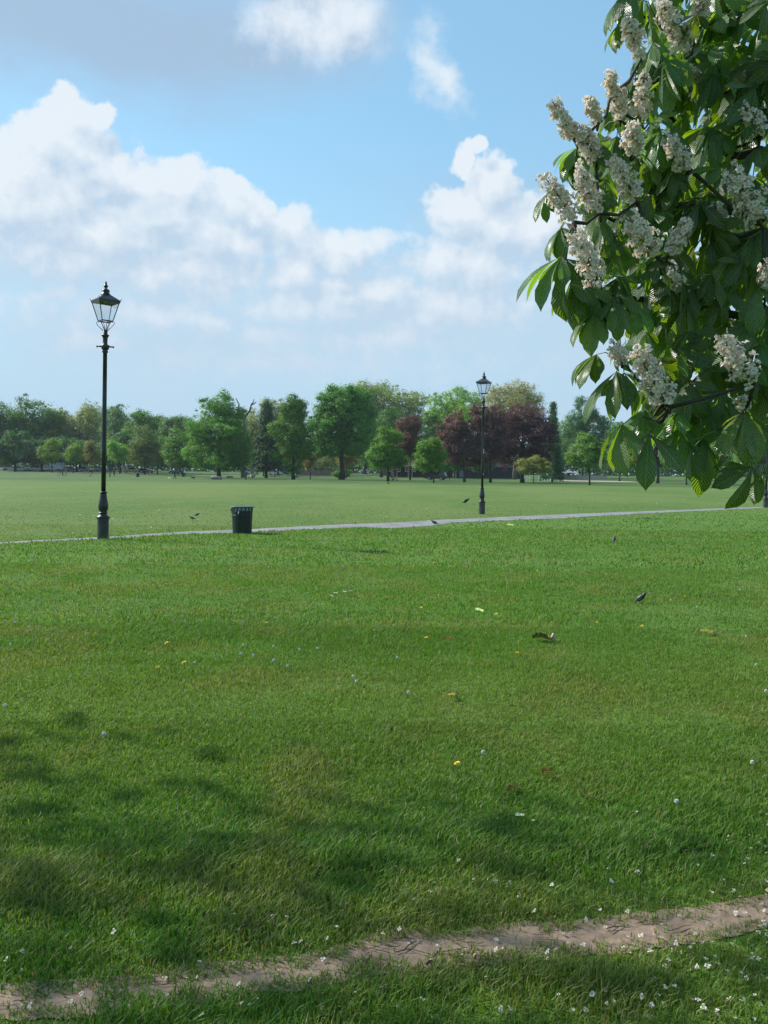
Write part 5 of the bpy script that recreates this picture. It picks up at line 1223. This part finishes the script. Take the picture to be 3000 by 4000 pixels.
leaf_sheet('paper_scrap', 1992, 2055, .20, .10, (.8, .8, .8), .5, R(0), 'flat white litter scrap on the lawn just below the path', 13, .3, False)
leaf_sheet('paper_scrap', 660, 1868, .55, .30, (.72, .72, .66), .5, R(10), 'pale litter scrap on the meadow beside the person in black', 14, .3, False)
leaf_sheet('feather', 2030, 3212, .045, .02, (.78, .78, .77), .5, R(15), 'small white feather in the grass above the dirt track', 15, .2, False)

# ------------------------------------------------------------------ the horse chestnut at right
M_CHEST = None
def chest_mat():
    m, nt, b = new_mat('chestnut_leaf'); N = nt.nodes; L = nt.links
    at = N.new('ShaderNodeAttribute'); at.attribute_name = 'col'
    uv = N.new('ShaderNodeUVMap'); sx = N.new('ShaderNodeSeparateXYZ'); L.new(uv.outputs[0], sx.inputs[0])
    def M(op, a, b_=None, c=None):
        n = N.new('ShaderNodeMath'); n.operation = op
        for i, v in enumerate((a, b_, c)):
            if v is None: continue
            if isinstance(v, (int, float)): n.inputs[i].default_value = v
            else: L.new(v, n.inputs[i])
        return n.outputs[0]
    av = M('ABSOLUTE', M('SUBTRACT', sx.outputs[1], .5))
    ph = M('MULTIPLY', M('SUBTRACT', sx.outputs[0], M('MULTIPLY', av, .42)), 2 * math.pi * 15)
    vein = M('MULTIPLY_ADD', M('SINE', ph), .5, .5)
    rib = M('LESS_THAN', av, .022)
    mx = N.new('ShaderNodeMix'); mx.data_type = 'RGBA'; L.new(rib, mx.inputs[0]); L.new(at.outputs['Color'], mx.inputs[6]); mx.inputs[7].default_value = (.22, .30, .09, 1)
    L.new(mx.outputs[2], b.inputs['Base Color']); b.inputs['Roughness'].default_value = .36; b.inputs['Specular IOR Level'].default_value = 1.0; b.inputs['Coat Weight'].default_value = .25; b.inputs['Coat Roughness'].default_value = .3
    bp = N.new('ShaderNodeBump'); bp.inputs['Strength'].default_value = .75; bp.inputs['Distance'].default_value = .009; L.new(vein, bp.inputs['Height']); L.new(bp.outputs[0], b.inputs['Normal'])
    tr = N.new('ShaderNodeBsdfTranslucent'); m2 = N.new('ShaderNodeMix'); m2.data_type = 'RGBA'; m2.blend_type = 'MULTIPLY'; m2.inputs[0].default_value = 1
    L.new(mx.outputs[2], m2.inputs[6]); m2.inputs[7].default_value = (2.7, 2.7, .2, 1)
    vv = N.new('ShaderNodeMix'); vv.data_type = 'RGBA'; vv.blend_type = 'MULTIPLY'; vv.inputs[0].default_value = .35; L.new(m2.outputs[2], vv.inputs[6]); L.new(vein, vv.inputs[7])
    L.new(vv.outputs[2], tr.inputs[0]); L.new(bp.outputs[0], tr.inputs[1])
    ms = N.new('ShaderNodeMixShader'); ms.inputs[0].default_value = .42; L.new(b.outputs[0], ms.inputs[1]); L.new(tr.outputs[0], ms.inputs[2]); L.new(ms.outputs[0], N['Material Output'].inputs[0])
    return m
M_CHEST = chest_mat()
US = np.array([0, .12, .3, .45, .58, .68, .78, .86, .92, .965, 1.0]); WS = np.array([.04, .2, .50, .78, .95, 1.0, .90, .62, .30, .10, .01])
def leaflet(L, Wd, nu, nv, droop, fold, twist, rg):
    u = np.linspace(0, 1, nu + 1) if nu < 12 else np.concatenate([np.linspace(0, .9, nu - 3), [.94, .97, .988, 1.0]])
    w = np.interp(u, US, WS) * Wd / 2
    if nu >= 12: w = w * (1 + .035 * np.where(np.arange(len(u)) % 2 == 0, 1, -1) * (u > .3))
    v = np.linspace(-1, 1, nv + 1)
    th = -droop * u ** 1.1; du = np.diff(u, prepend=0) * L
    cx = np.cumsum(np.cos(th) * du); cz = np.cumsum(np.sin(th) * du)
    nxx, nzz = -np.sin(th), np.cos(th)
    V = np.zeros((len(u), nv + 1, 3)); a = np.abs(v)[None]; yy = w[:, None] * v[None] * math.cos(fold)
    hgt = w[:, None] * a * math.sin(fold) - .12 * w[:, None] * a ** 3 + .05 * w[:, None] * np.sin(u[:, None] * 9 + twist) * v[None]
    V[..., 0] = cx[:, None] + nxx[:, None] * hgt; V[..., 1] = yy; V[..., 2] = cz[:, None] + nzz[:, None] * hgt
    UV = np.zeros((len(u), nv + 1, 2)); UV[..., 0] = u[:, None]; UV[..., 1] = (v * .5 + .5)[None]
    n1 = nv + 1; i = np.arange(len(u) - 1)[:, None] * n1 + np.arange(nv)[None]; i = i.ravel()
    return V.reshape(-1, 3), UV.reshape(-1, 2), np.stack([i, i + 1, i + n1 + 1, i + n1], 1)
def compound(rg, L=.19, n=7, nu=14, nv=6, droop=(.5, 1.2), pitch=(-.1, -.5), spread=1.0):
    """a palmate leaf round its hub at the origin; the middle leaflet points along +X, the upper face along +Z"""
    ang = {5: [-105, -52, 0, 52, 105], 6: [-120, -70, -25, 22, 68, 118], 7: [-130, -88, -43, 0, 43, 88, 130]}[n]
    Vs, Us, Qs, Cs = [], [], [], []; off = 0
    base = np.array([.112, .21, .072]) * rg.uniform(.75, 1.25) * np.array([rg.uniform(.85, 1.25), 1, rg.uniform(.8, 1.2)])
    for a in ang:
        sz = 1.1 * L * (1 - .42 * (abs(a) / 130) ** 1.5) * rg.uniform(.88, 1.1)
        V, U, Q = leaflet(sz, sz * rg.uniform(.33, .41), nu, nv, rg.uniform(*droop), rg.uniform(.10, .42), rg.uniform(0, 6), rg)
        V = V.copy(); V[:, 0] += .006
        ro = rg.normal(0, .25); c, s = math.cos(ro), math.sin(ro); V[:, 1], V[:, 2] = V[:, 1] * c - V[:, 2] * s, V[:, 1] * s + V[:, 2] * c
        pt = rg.uniform(min(pitch), max(pitch)); c, s = math.cos(pt), math.sin(pt); V[:, 0], V[:, 2] = V[:, 0] * c - V[:, 2] * s, V[:, 0] * s + V[:, 2] * c
        az = math.radians(a * spread) + rg.normal(0, .10); c, s = math.cos(az), math.sin(az); V[:, 0], V[:, 1] = V[:, 0] * c - V[:, 1] * s, V[:, 0] * s + V[:, 1] * c
        Vs.append(V); Us.append(U); Qs.append(Q + off); off += len(V); Cs.append(np.repeat((base * rg.uniform(.88, 1.12))[None], len(V), 0))
    return np.concatenate(Vs), np.concatenate(Us), np.concatenate(Qs), np.concatenate(Cs)
LEAVES = []
rgc = np.random.default_rng(31)
for i in range(12):
    V, U, Q, c = compound(rgc, 1.0, 7 if i % 3 else 5, 15, 6, (.5, 1.2), (-.25, -.85), rgc.uniform(.55, .95))
    LEAVES.append(np_mesh('leaf', V, Q=Q, mats=[M_CHEST], col=c, uv=U, smooth=True))
LOW = [compound(rgc, 1.0, 7 if i % 3 else 5, 6, 2, (.3, 1.1), (-.1, -.7), rgc.uniform(.6, 1)) for i in range(8)]
TRUNK = Vector((4.1, 5.0, 0))
chest = empty('horse_chestnut_tree', (TRUNK.x, TRUNK.y, tz(TRUNK.x, TRUNK.y)))
tag(chest, 'flowering horse chestnut tree reaching in from the right with white blossom candles', 'tree')
CO = Vector(chest.location)
def frame(fwd, up):
    x = fwd.normalized(); z = (up - x * up.dot(x)); z = z.normalized() if z.length > 1e-4 else x.orthogonal().normalized(); y = z.cross(x)
    return Matrix((x, y, z)).transposed()
def view_vec(ang, toward):
    """direction seen at angle ang (0 right, 90 up) in the picture, leaning toward the camera"""
    v = RGT * math.cos(R(ang)) + UPV * math.sin(R(ang)); return (v * math.sqrt(max(0, 1 - toward * toward)) - FWD * toward).normalized()
rc = random.Random(77)
def PX3(x, y, d): return P(x, y, d) - CO
# main limbs, from the trunk into the picture
LIMBS = [([(3000 + 900, 900, 4.7), (3300, 700, 4.4), (3000, 460, 4.15), (2870, 390, 4.05), (2740, 290, 3.95), (2640, 180, 3.9), (2560, 60, 3.85)], .036),
         ([(3900, 1000, 4.8), (3350, 720, 4.3), (3000, 590, 4.0), (2860, 605, 3.9), (2720, 545, 3.85), (2620, 460, 3.8), (2540, 330, 3.75)], .030),
         ([(3900, 1100, 4.7), (3350, 1000, 4.2), (3000, 870, 3.95), (2800, 800, 3.85), (2600, 800, 3.75), (2430, 870, 3.7), (2330, 840, 3.65)], .028),
         ([(3900, 1300, 4.7), (3300, 1250, 4.1), (2950, 1240, 3.9), (2700, 1200, 3.8), (2520, 1175, 3.7), (2400, 1150, 3.65), (2340, 1110, 3.6)], .026),
         ([(3900, 1500, 4.7), (3300, 1500, 4.2), (2900, 1430, 3.95), (2730, 1480, 3.8), (2600, 1560, 3.75), (2540, 1650, 3.7)], .022),
         ([(3900, 1500, 4.7), (3400, 1560, 4.2), (3050, 1580, 3.95), (2950, 1590, 3.8), (2900, 1600, 3.75)], .020)]
nodes = []
for pts, r in LIMBS:
    p3 = [PX3(*p) for p in pts]; n = len(p3); limbs_r = [r * (1 - .75 * i / (n - 1)) for i in range(n)]
    fine = []; fr_ = []
    for i in range(n - 1):
        for k in range(4): fine.append(p3[i].lerp(p3[i + 1], k / 4) + Vector((rc.uniform(-1, 1), rc.uniform(-1, 1), rc.uniform(-1, 1))) * .008); fr_.append(limbs_r[i] + (limbs_r[i + 1] - limbs_r[i]) * k / 4)
    fine.append(p3[-1]); fr_.append(limbs_r[-1]); 
    m = MB(); m.tube(fine, fr_, 8); m.build('limb', M_BARK2, chest, True); nodes += fine
def nearest(p):
    return min(nodes, key=lambda q: (q - p).length)
def twig_to(p, r=.006):
    q = nearest(p); mid = q.lerp(p, .55) + Vector((0, 0, -.25 * .1)) + Vector((rc.uniform(-1, 1), rc.uniform(-1, 1), rc.uniform(-1, 1))) * (p - q).length * .06
    m = MB(); m.tube([q, q.lerp(mid, .5), mid, mid.lerp(p, .5), p], [r * 1.5, r * 1.3, r * 1.15, r, r * .8], 6); m.build('twig', M_BARK2, chest, True)
M_PET = mat('petiole_green', (.13, .19, .05), .6)
NLEAF = [0]
def place_leaf(x, y, d, ang, toward=.25, size=.18, tilt=0.0, attach=None, up=None, mesh=None):
    hub = PX3(x, y, d); fw = (RGT * math.cos(R(ang)) * .95 + UPV * math.sin(R(ang)) * rc.uniform(.25, .6) - FWD * (toward + rc.uniform(-.1, .25))).normalized()
    upv = up or (Vector((0, 0, 1)) + RGT * rc.uniform(-.35, .25) - FWD * rc.uniform(-.05, .45))
    M3 = frame(fw, upv)
    o = link('leaf', mesh or rc.choice(LEAVES), chest); NLEAF[0] += 1
    ML = Matrix.Translation(hub) @ (M3 @ Matrix.Rotation(rc.uniform(-.3, .3), 3, 'X')).to_4x4() @ Matrix.Diagonal((size * .92, size * .92, size * .92, 1))
    o.matrix_local = ML
    a = attach or nearest(hub)
    # petiole arches up from its twig to the hub
    pl = min((a - hub).length, rc.uniform(.09, .16)); s0 = hub + (a - hub).normalized() * pl
    if pl >= .085 and attach is None: twig_to(s0, .0045)
    m = MB(); m.tube([s0, s0.lerp(hub, .5) + Vector((0, 0, .018)), hub], [.0028, .0022, .002], 6)
    st = m.build('leaf_stalk', M_PET, o, True); st.matrix_parent_inverse = ML.inverted()
# candles: base and tip in photo pixels, depth, fullness
M_FSTALK = mat('flower_stalk_green', (.16, .15, .07), .7, var=.3)
def spike(bx, by, tx, ty, d, full=1.0, wide=1.0, fwd=0.12, seed=0):
    b = PX3(bx, by, d); tip = PX3(tx, ty, d - fwd); ax = tip - b; L = ax.length; axn = ax.normalized(); r = np.random.default_rng(500 + seed)
    e1 = axn.orthogonal().normalized(); e2 = axn.cross(e1)
    stalk = MB(); bend = Vector((r.normal(), r.normal(), r.normal())) * L * .03
    cp = lambda f: b.lerp(tip, f) + bend * math.sin(math.pi * f)
    stalk.tube([cp(f) for f in np.linspace(0, 1, 7)], [.0048, .0044, .004, .0034, .0028, .002, .0012], 6)
    Vs, Qs, Cs = [], [], []; off = 0
    nwh = int(17 * full)
    for i in range(nwh):
        f = .10 + .88 * (i + r.random() * .5) / nwh; c = cp(f); rad = L * .20 * wide * (1 - .75 * max(0, f - .1) ** 1.2) * (.75 if f < .2 else 1)
        for k in range(3 if f < .9 else 2):
            a = i * 2.4 + k * 2.09 + r.normal(0, .35); dr = (e1 * math.cos(a) + e2 * math.sin(a) + axn * .35).normalized(); dr = (dr + Vector((0, 0, -.1))).normalized(); end = c + dr * rad * r.uniform(.75, 1.1)
            stalk.tube([c, c.lerp(end, .5) + axn * .004, end], [.0016, .0013, .001], 4, cap=False)
            for q in range(2 if f < .8 else 1):     # flowers along the branchlet
                pos = c.lerp(end, 1.0 - .45 * q) + Vector(r.normal(0, .004, 3))
                V, Q, cl = blossom_mesh(int(r.integers(1e6)), .0135 * r.uniform(.8, 1.25))
                Mx = np.array(frame((dr + Vector(r.normal(0, .35, 3))).normalized().orthogonal(), (dr + Vector(r.normal(0, .35, 3)) - FWD * .3)))
                Vs.append(V @ Mx.T + np.array(pos)); Qs.append(Q + off); off += len(V); Cs.append(cl)
    o = link('flower_spike', np_mesh('flower_spike', np.concatenate(Vs), Q=np.concatenate(Qs), mats=[M_PETAL], col=np.concatenate(Cs)), chest)
    stalk.build('flower_stalk', M_FSTALK, o, True)
    twig_to(b, .006); nodes.append(b)
SP = [(2241, 868, 2120, 681, 3.55, 1, 1), (2344, 832, 2265, 657, 3.6, 1.15, 1), (2331, 633, 2262, 488, 3.65, 1.1, 1.15), (2241, 545, 2155, 392, 3.6, .9, .9), (2338, 480, 2292, 384, 3.65, .6, .9), (2386, 372, 2378, 285, 3.7, .6, 1), (2506, 230, 2434, 60, 3.7, .95, 1),
      (2699, 211, 2579, 0, 3.8, 1.1, 1), (2711, 110, 2742, -20, 3.85, .9, 1.1), (2500, 480, 2518, 285, 3.75, .9, 1.1), (2458, 600, 2478, 475, 3.72, 1.0, 1.5), (2422, 470, 2422, 350, 3.78, .7, 1.2), (2490, 790, 2386, 610, 3.65, .85, .9), (2693, 660, 2595, 535, 3.75, .9, 1.1),
      (2985, 890, 2856, 650, 3.7, 1.35, 1.35), (2560, 1000, 2452, 840, 3.6, 1.2, 1.35), (2610, 1000, 2685, 860, 3.68, 1.0, 1.1), (2352, 1130, 2236, 900, 3.5, 1.2, .95), (2618, 1590, 2486, 1350, 3.5, 1.2, 1.05), (2945, 1495, 2812, 1308, 3.5, 1.15, 1.15), (2970, 530, 2900, 415, 3.85, 1.0, 1.2),
      (2740, 345, 2700, 260, 3.95, .6, 1), (2430, 1410, 2395, 1330, 3.6, .5, 1), (2995, 1130, 2985, 1030, 3.7, .7, 1), (2820, 900, 2790, 800, 3.85, .8, 1.2), (2640, 1130, 2625, 1045, 3.8, .6, 1.2), (2890, 335, 2880, 280, 4.0, .6, 1), (2905, 1600, 2893, 1555, 3.7, .4, .8)]
for i, s_ in enumerate(SP): spike(*s_[:4], s_[4] - .22, full=s_[5] * 1.15, wide=s_[6], seed=i)
# leaves read off the photograph: hub x, y, depth, direction of the middle leaflet, toward camera, size (m)
c1 = lambda x, y: (2000 + x * .603, y * .603)
c2 = lambda x, y: (1950 + x * .633, 900 + y * .633)
KEY = [(*c2(390, 158), 3.4, 198, -.15, .25), (*c2(412, 175), 3.45, 250, .0, .26), (*c2(470, 270), 3.5, 228, .1, .22), (*c2(540, 320), 3.52, 240, .1, .2), (*c2(640, 400), 3.5, 240, .3, .19), (*c2(710, 440), 3.45, 275, .45, .175), (*c2(590, 500), 3.5, 205, .1, .21),
       (*c2(600, 765), 3.5, 205, .0, .18), (*c2(725, 870), 3.45, 218, .15, .25), (*c2(770, 880), 3.5, 285, .3, .20), (*c2(760, 1200), 3.45, 215, .1, .25), (*c2(925, 1258), 3.4, 255, .4, .235), (*c2(900, 1100), 3.55, 215, .3, .17), (*c2(1515, 1130), 3.4, 250, .45, .225),
       (*c2(1250, 1290), 3.55, 272, .3, .24), (*c2(1560, 1460), 3.45, 262, .3, .215), (*c2(1640, 1490), 3.6, 275, .3, .18), (*c2(1310, 270), 3.5, 290, .45, .16), (*c2(1600, 350), 3.45, 255, .4, .20), (*c2(1060, 375), 3.55, 275, .4, .16), (*c2(975, 215), 3.5, 300, .4, .14),
       (*c2(740, 285), 3.5, 250, .25, .13), (*c2(830, 450), 3.55, 310, .4, .17), (*c2(1160, 1020), 3.6, 265, .4, .17), (*c2(1380, 1060), 3.6, 190, .3, .19), (*c2(1110, 1230), 3.6, 250, .2, .20), (*c2(1190, 1350), 3.5, 235, .2, .16), (*c2(1600, 700), 3.5, 225, .3, .19), (*c2(1640, 820), 3.5, 255, .25, .22), (*c2(1480, 140), 3.55, 195, .25, .2),
       (*c2(1590, 10), 3.55, 225, .2, .22), (*c2(1440, 330), 3.65, 200, .3, .17), (*c2(640, 10), 3.5, 290, .45, .15), (*c2(380, -20), 3.5, 230, .1, .16), (*c2(1030, 560), 3.7, 290, .3, .17), (*c2(900, 610), 3.7, 260, .3, .16), (*c2(750, 720), 3.6, 260, .3, .13), (*c2(1000, 150), 3.6, 200, .2, .15),
       (*c1(1140, 425), 3.6, 295, .5, .17), (*c1(1035, 830), 3.55, 315, .45, .185), (*c1(960, 850), 3.55, 235, .25, .20), (*c1(1010, 500), 3.65, 235, .3, .19), (*c1(1060, 520), 3.7, 290, .3, .17), (*c1(555, 1395), 3.5, 290, .5, .165), (*c1(830, 1010), 3.6, 260, .3, .2), (*c1(900, 1050), 3.6, 290, .2, .16), (*c1(800, 470), 3.7, 250, .2, .15), (*c1(750, 520), 3.7, 235, .1, .16),
       (*c1(860, 340), 3.75, 260, .2, .17), (*c1(950, 320), 3.75, 240, .3, .16), (*c1(420, 960), 3.55, 195, .1, .15), (*c1(420, 1010), 3.55, 235, .2, .15), (*c1(350, 1090), 3.6, 260, .1, .13), (*c1(225, 1260), 3.62, 245, .05, .12), (*c1(310, 1490), 3.5, 235, .1, .13), (*c1(700, 150), 3.8, 225, .1, .14), (*c1(690, 0), 3.75, 240, .1, .17), (*c1(850, 0), 3.7, 275, .2, .2),
       (*c1(880, 120), 3.8, 285, .2, .15), (*c1(1450, 50), 3.7, 190, .35, .2), (*c1(1540, 0), 3.7, 215, .3, .18), (*c1(1260, 130), 3.75, 215, .3, .15), (*c1(1350, 100), 3.7, 200, .3, .2), (*c1(1330, 350), 3.7, 250, .4, .19), (*c1(1450, 400), 3.75, 270, .3, .19), (*c1(650, 700), 3.7, 220, .15, .14), (*c1(680, 880), 3.65, 235, .2, .13), (*c1(560, 860), 3.65, 300, .2, .12),
       (*c1(700, 940), 3.65, 225, .2, .14), (*c1(1300, 830), 3.7, 300, .4, .15), (*c1(1250, 820), 3.7, 200, .3, .16), (*c1(600, 1170), 3.6, 255, .2, .14), (*c1(640, 1230), 3.6, 280, .2, .13), (*c1(900, 1220), 3.6, 250, .3, .16), (*c1(1050, 1190), 3.6, 210, .3, .16), (*c1(750, 1370), 3.55, 190, .2, .17), (*c1(950, 1370), 3.6, 200, .25, .17), (*c1(1120, 1330), 3.7, 285, .3, .16),
       (*c1(1280, 1240), 3.7, 250, .3, .17), (*c1(1600, 950), 3.65, 205, .25, .18), (*c1(1450, 1030), 3.7, 190, .2, .18), (*c1(1560, 1150), 3.7, 265, .3, .16), (*c1(630, 1590), 3.52, 265, .3, .15), (*c1(1620, 150), 3.75, 240, .3, .2), (*c1(1650, 1480), 3.55, 230, .25, .2), (*c1(1150, 620), 3.7, 320, .3, .16), (*c1(1400, 700), 3.75, 210, .3, .18), (*c1(1560, 450), 3.75, 250, .3, .18)]
for k in KEY[:98]: place_leaf(*k)
# the rest of the foliage: one mass filling the crown, inside and beyond the picture
EDGE = [(-400, 2420), (0, 2420), (100, 2460), (200, 2500), (330, 2480), (420, 2400), (480, 2330), (560, 2290), (650, 2280), (700, 2270), (850, 2260), (950, 2290), (1050, 2360), (1130, 2330), (1230, 2320), (1300, 2400), (1380, 2440), (1450, 2470), (1600, 2470), (1640, 2560), (1690, 2700), (1720, 2860), (1745, 3050), (1800, 3300)]
def edge_x(y): return float(np.interp(y, [e[0] for e in EDGE], [e[1] for e in EDGE]))
Vs, Us, Qs, Cs = [], [], [], []; off = 0; cnt = 0
def add_low(hub, fw, up, size):
    global off
    V, U, Q, c = LOW[rc.randrange(len(LOW))]; Mx = np.array(frame(fw, up))
    Vs.append((V * size) @ Mx.T + np.array(hub)); Us.append(U); Qs.append(Q + off); Cs.append(c * rc.uniform(.8, 1.15)); off += len(V)
while cnt < 680:        # within the picture, behind the front leaves
    y = rc.uniform(-150, 1720); x = rc.uniform(2300, 3300); 
    if x < edge_x(y) + 60 * rc.random(): continue
    d = (3.75 + 2.3 * rc.random() ** .9) if cnt < 560 else rc.uniform(3.5, 3.8) + max(0, (2700 - x)) * -.0003
    add_low(PX3(x, y, d), view_vec(rc.gauss(245, 45), rc.uniform(-.1, .5)), Vector((0, 0, 1)) + Vector((rc.uniform(-.5, .5), rc.uniform(-.8, .2), 0)), rc.uniform(.13, .2)); cnt += 1
cnt = 0
while cnt < 1500:       # the crown beyond the right and upper edge
    u = Vector((rc.gauss(0, 1), rc.gauss(0, 1), rc.gauss(0, 1))).normalized() * (.5 + .5 * rc.random() ** .5)
    p = TRUNK + Vector((0, 0, 4.6)) + Vector((u.x * 3.4, u.y * 3.6, u.z * 3.0))
    if p.z < 1.2 or p.y < .8 and p.x < 1.6: continue
    q = proj(p)
    if q and -200 < q[0] < 3120 and q[1] > -350: continue
    add_low(p - CO, Vector((u.x + rc.uniform(-.5, .5), u.y + rc.uniform(-.5, .5), -.5)).normalized(), Vector((rc.uniform(-.4, .4), rc.uniform(-.4, .4), 1)), rc.uniform(.16, .24)); cnt += 1
fo = link('foliage', np_mesh('foliage', np.concatenate(Vs), Q=np.concatenate(Qs), mats=[M_CHEST], col=np.concatenate(Cs), uv=np.concatenate(Us), smooth=True), chest); fo['kind'] = 'stuff'
m = MB(); m.tube([(0, 0, -.3), (.02, 0, .6), (-.04, .03, 1.8), (.03, 0, 3.2), (-.05, .02, 4.8), (0, 0, 6.4)], [.42, .31, .27, .23, .15, .06], 14)
for (dx, dy, dz_) in ((2.2, .6, 5.2), (1.4, 2.3, 5.6), (-.6, 2.6, 5.4), (.6, -2.2, 5.6), (-1.2, -1.2, 6.6), (1.2, -.3, 7)):
    m.tube([(0, 0, 2.6), (dx * .5, dy * .5, 3.9), (dx, dy, dz_)], [.12, .08, .02], 8)
for pts, r in LIMBS:
    e = PX3(*pts[0]); m.tube([(0, 0, max(1.5, e.z - .3)), e * .5 + Vector((0, 0, e.z * .5 - .05)), e], [r * 2.2, r * 1.5, r], 8)
m.build('trunk', M_BARK2, chest, True)
# unseen tree added at left, its crown laid out to shade the foreground
def shade_tree():
    b = Vector((-10.6, 3.0, 0)); t = empty('horse_chestnut_tree', b); tag(t, 'unseen horse chestnut added outside the picture at left to shade the foreground grass', 'tree')
    Vl, Ul, Ql, Cl = [], [], [], []; o2 = 0; rg = random.Random(9)
    c0 = Vector((.4, .9, 0)) + SUND * 13.6
    e1 = Vector((-SUND.y, SUND.x, 0)).normalized(); e1 = e1 if e1.y > 0 else -e1; e2 = SUND.cross(e1)
    def halton(k, q):
        f, r_ = 1.0, 0.0
        while k: f /= q; r_ += f * (k % q); k //= q
        return r_
    for k in range(1, 2300):
        a = -1.4 + 5.4 * halton(k, 2); b_ = -3.2 + 6.4 * halton(k, 3)
        if rg.random() > min(1, max(0, (3.35 - a) / 1.7)): continue
        if abs(b_) > 2.2 and rg.random() > (3.2 - abs(b_)): continue
        p = c0 + e1 * a + e2 * b_ + SUND * rg.gauss(0, 1.0) - b
        V, U, Q, c = LOW[rg.randrange(len(LOW))]; Mx = np.array(frame(Vector((rg.uniform(-1, 1), rg.uniform(-1, 1), -.4)).normalized(), Vector((rg.uniform(-.5, .5), rg.uniform(-.5, .5), 1)))); s = rg.uniform(.11, .15)
        Vl.append((V * s) @ Mx.T + np.array(p)); Ul.append(U); Ql.append(Q + o2); Cl.append(c); o2 += len(V)
    link('crown', np_mesh('crown', np.concatenate(Vl), Q=np.concatenate(Ql), mats=[M_CHEST], col=np.concatenate(Cl), uv=np.concatenate(Ul), smooth=True), t)
    m = MB(); m.tube([(0, 0, -.3), (0, 0, 1), (.05, .1, 3), (.2, .3, 6), (.5, .6, 8.6)], [.42, .32, .27, .17, .05], 12)
    for d in ((1.6, 1.6, 8.8), (.6, 2.6, 8.2), (1.6, -.4, 9.2)): m.tube([(.1, .2, 4.5), (d[0] * .5, d[1] * .5, 6.8), d], [.10, .06, .015], 8)
    m.build('trunk', M_BARK2, t, True)
shade_tree()

# ------------------------------------------------------------------ air
def haze():
    m = bpy.data.materials.new('air'); m.use_nodes = True; nt = m.node_tree; nt.nodes.clear()
    o = nt.nodes.new('ShaderNodeOutputMaterial'); v = nt.nodes.new('ShaderNodeVolumePrincipled')
    v.inputs['Color'].default_value = (.80, .90, 1, 1); v.inputs['Density'].default_value = .00014; v.inputs['Anisotropy'].default_value = .2
    nt.links.new(v.outputs[0], o.inputs['Volume'])
    mb = MB(); mb.box((0, 180, 15), (1100, 760, 36)); h = mb.build('haze', m); h['kind'] = 'stuff'; h['label'] = 'thin pale blue haze in the air over the park'
haze()
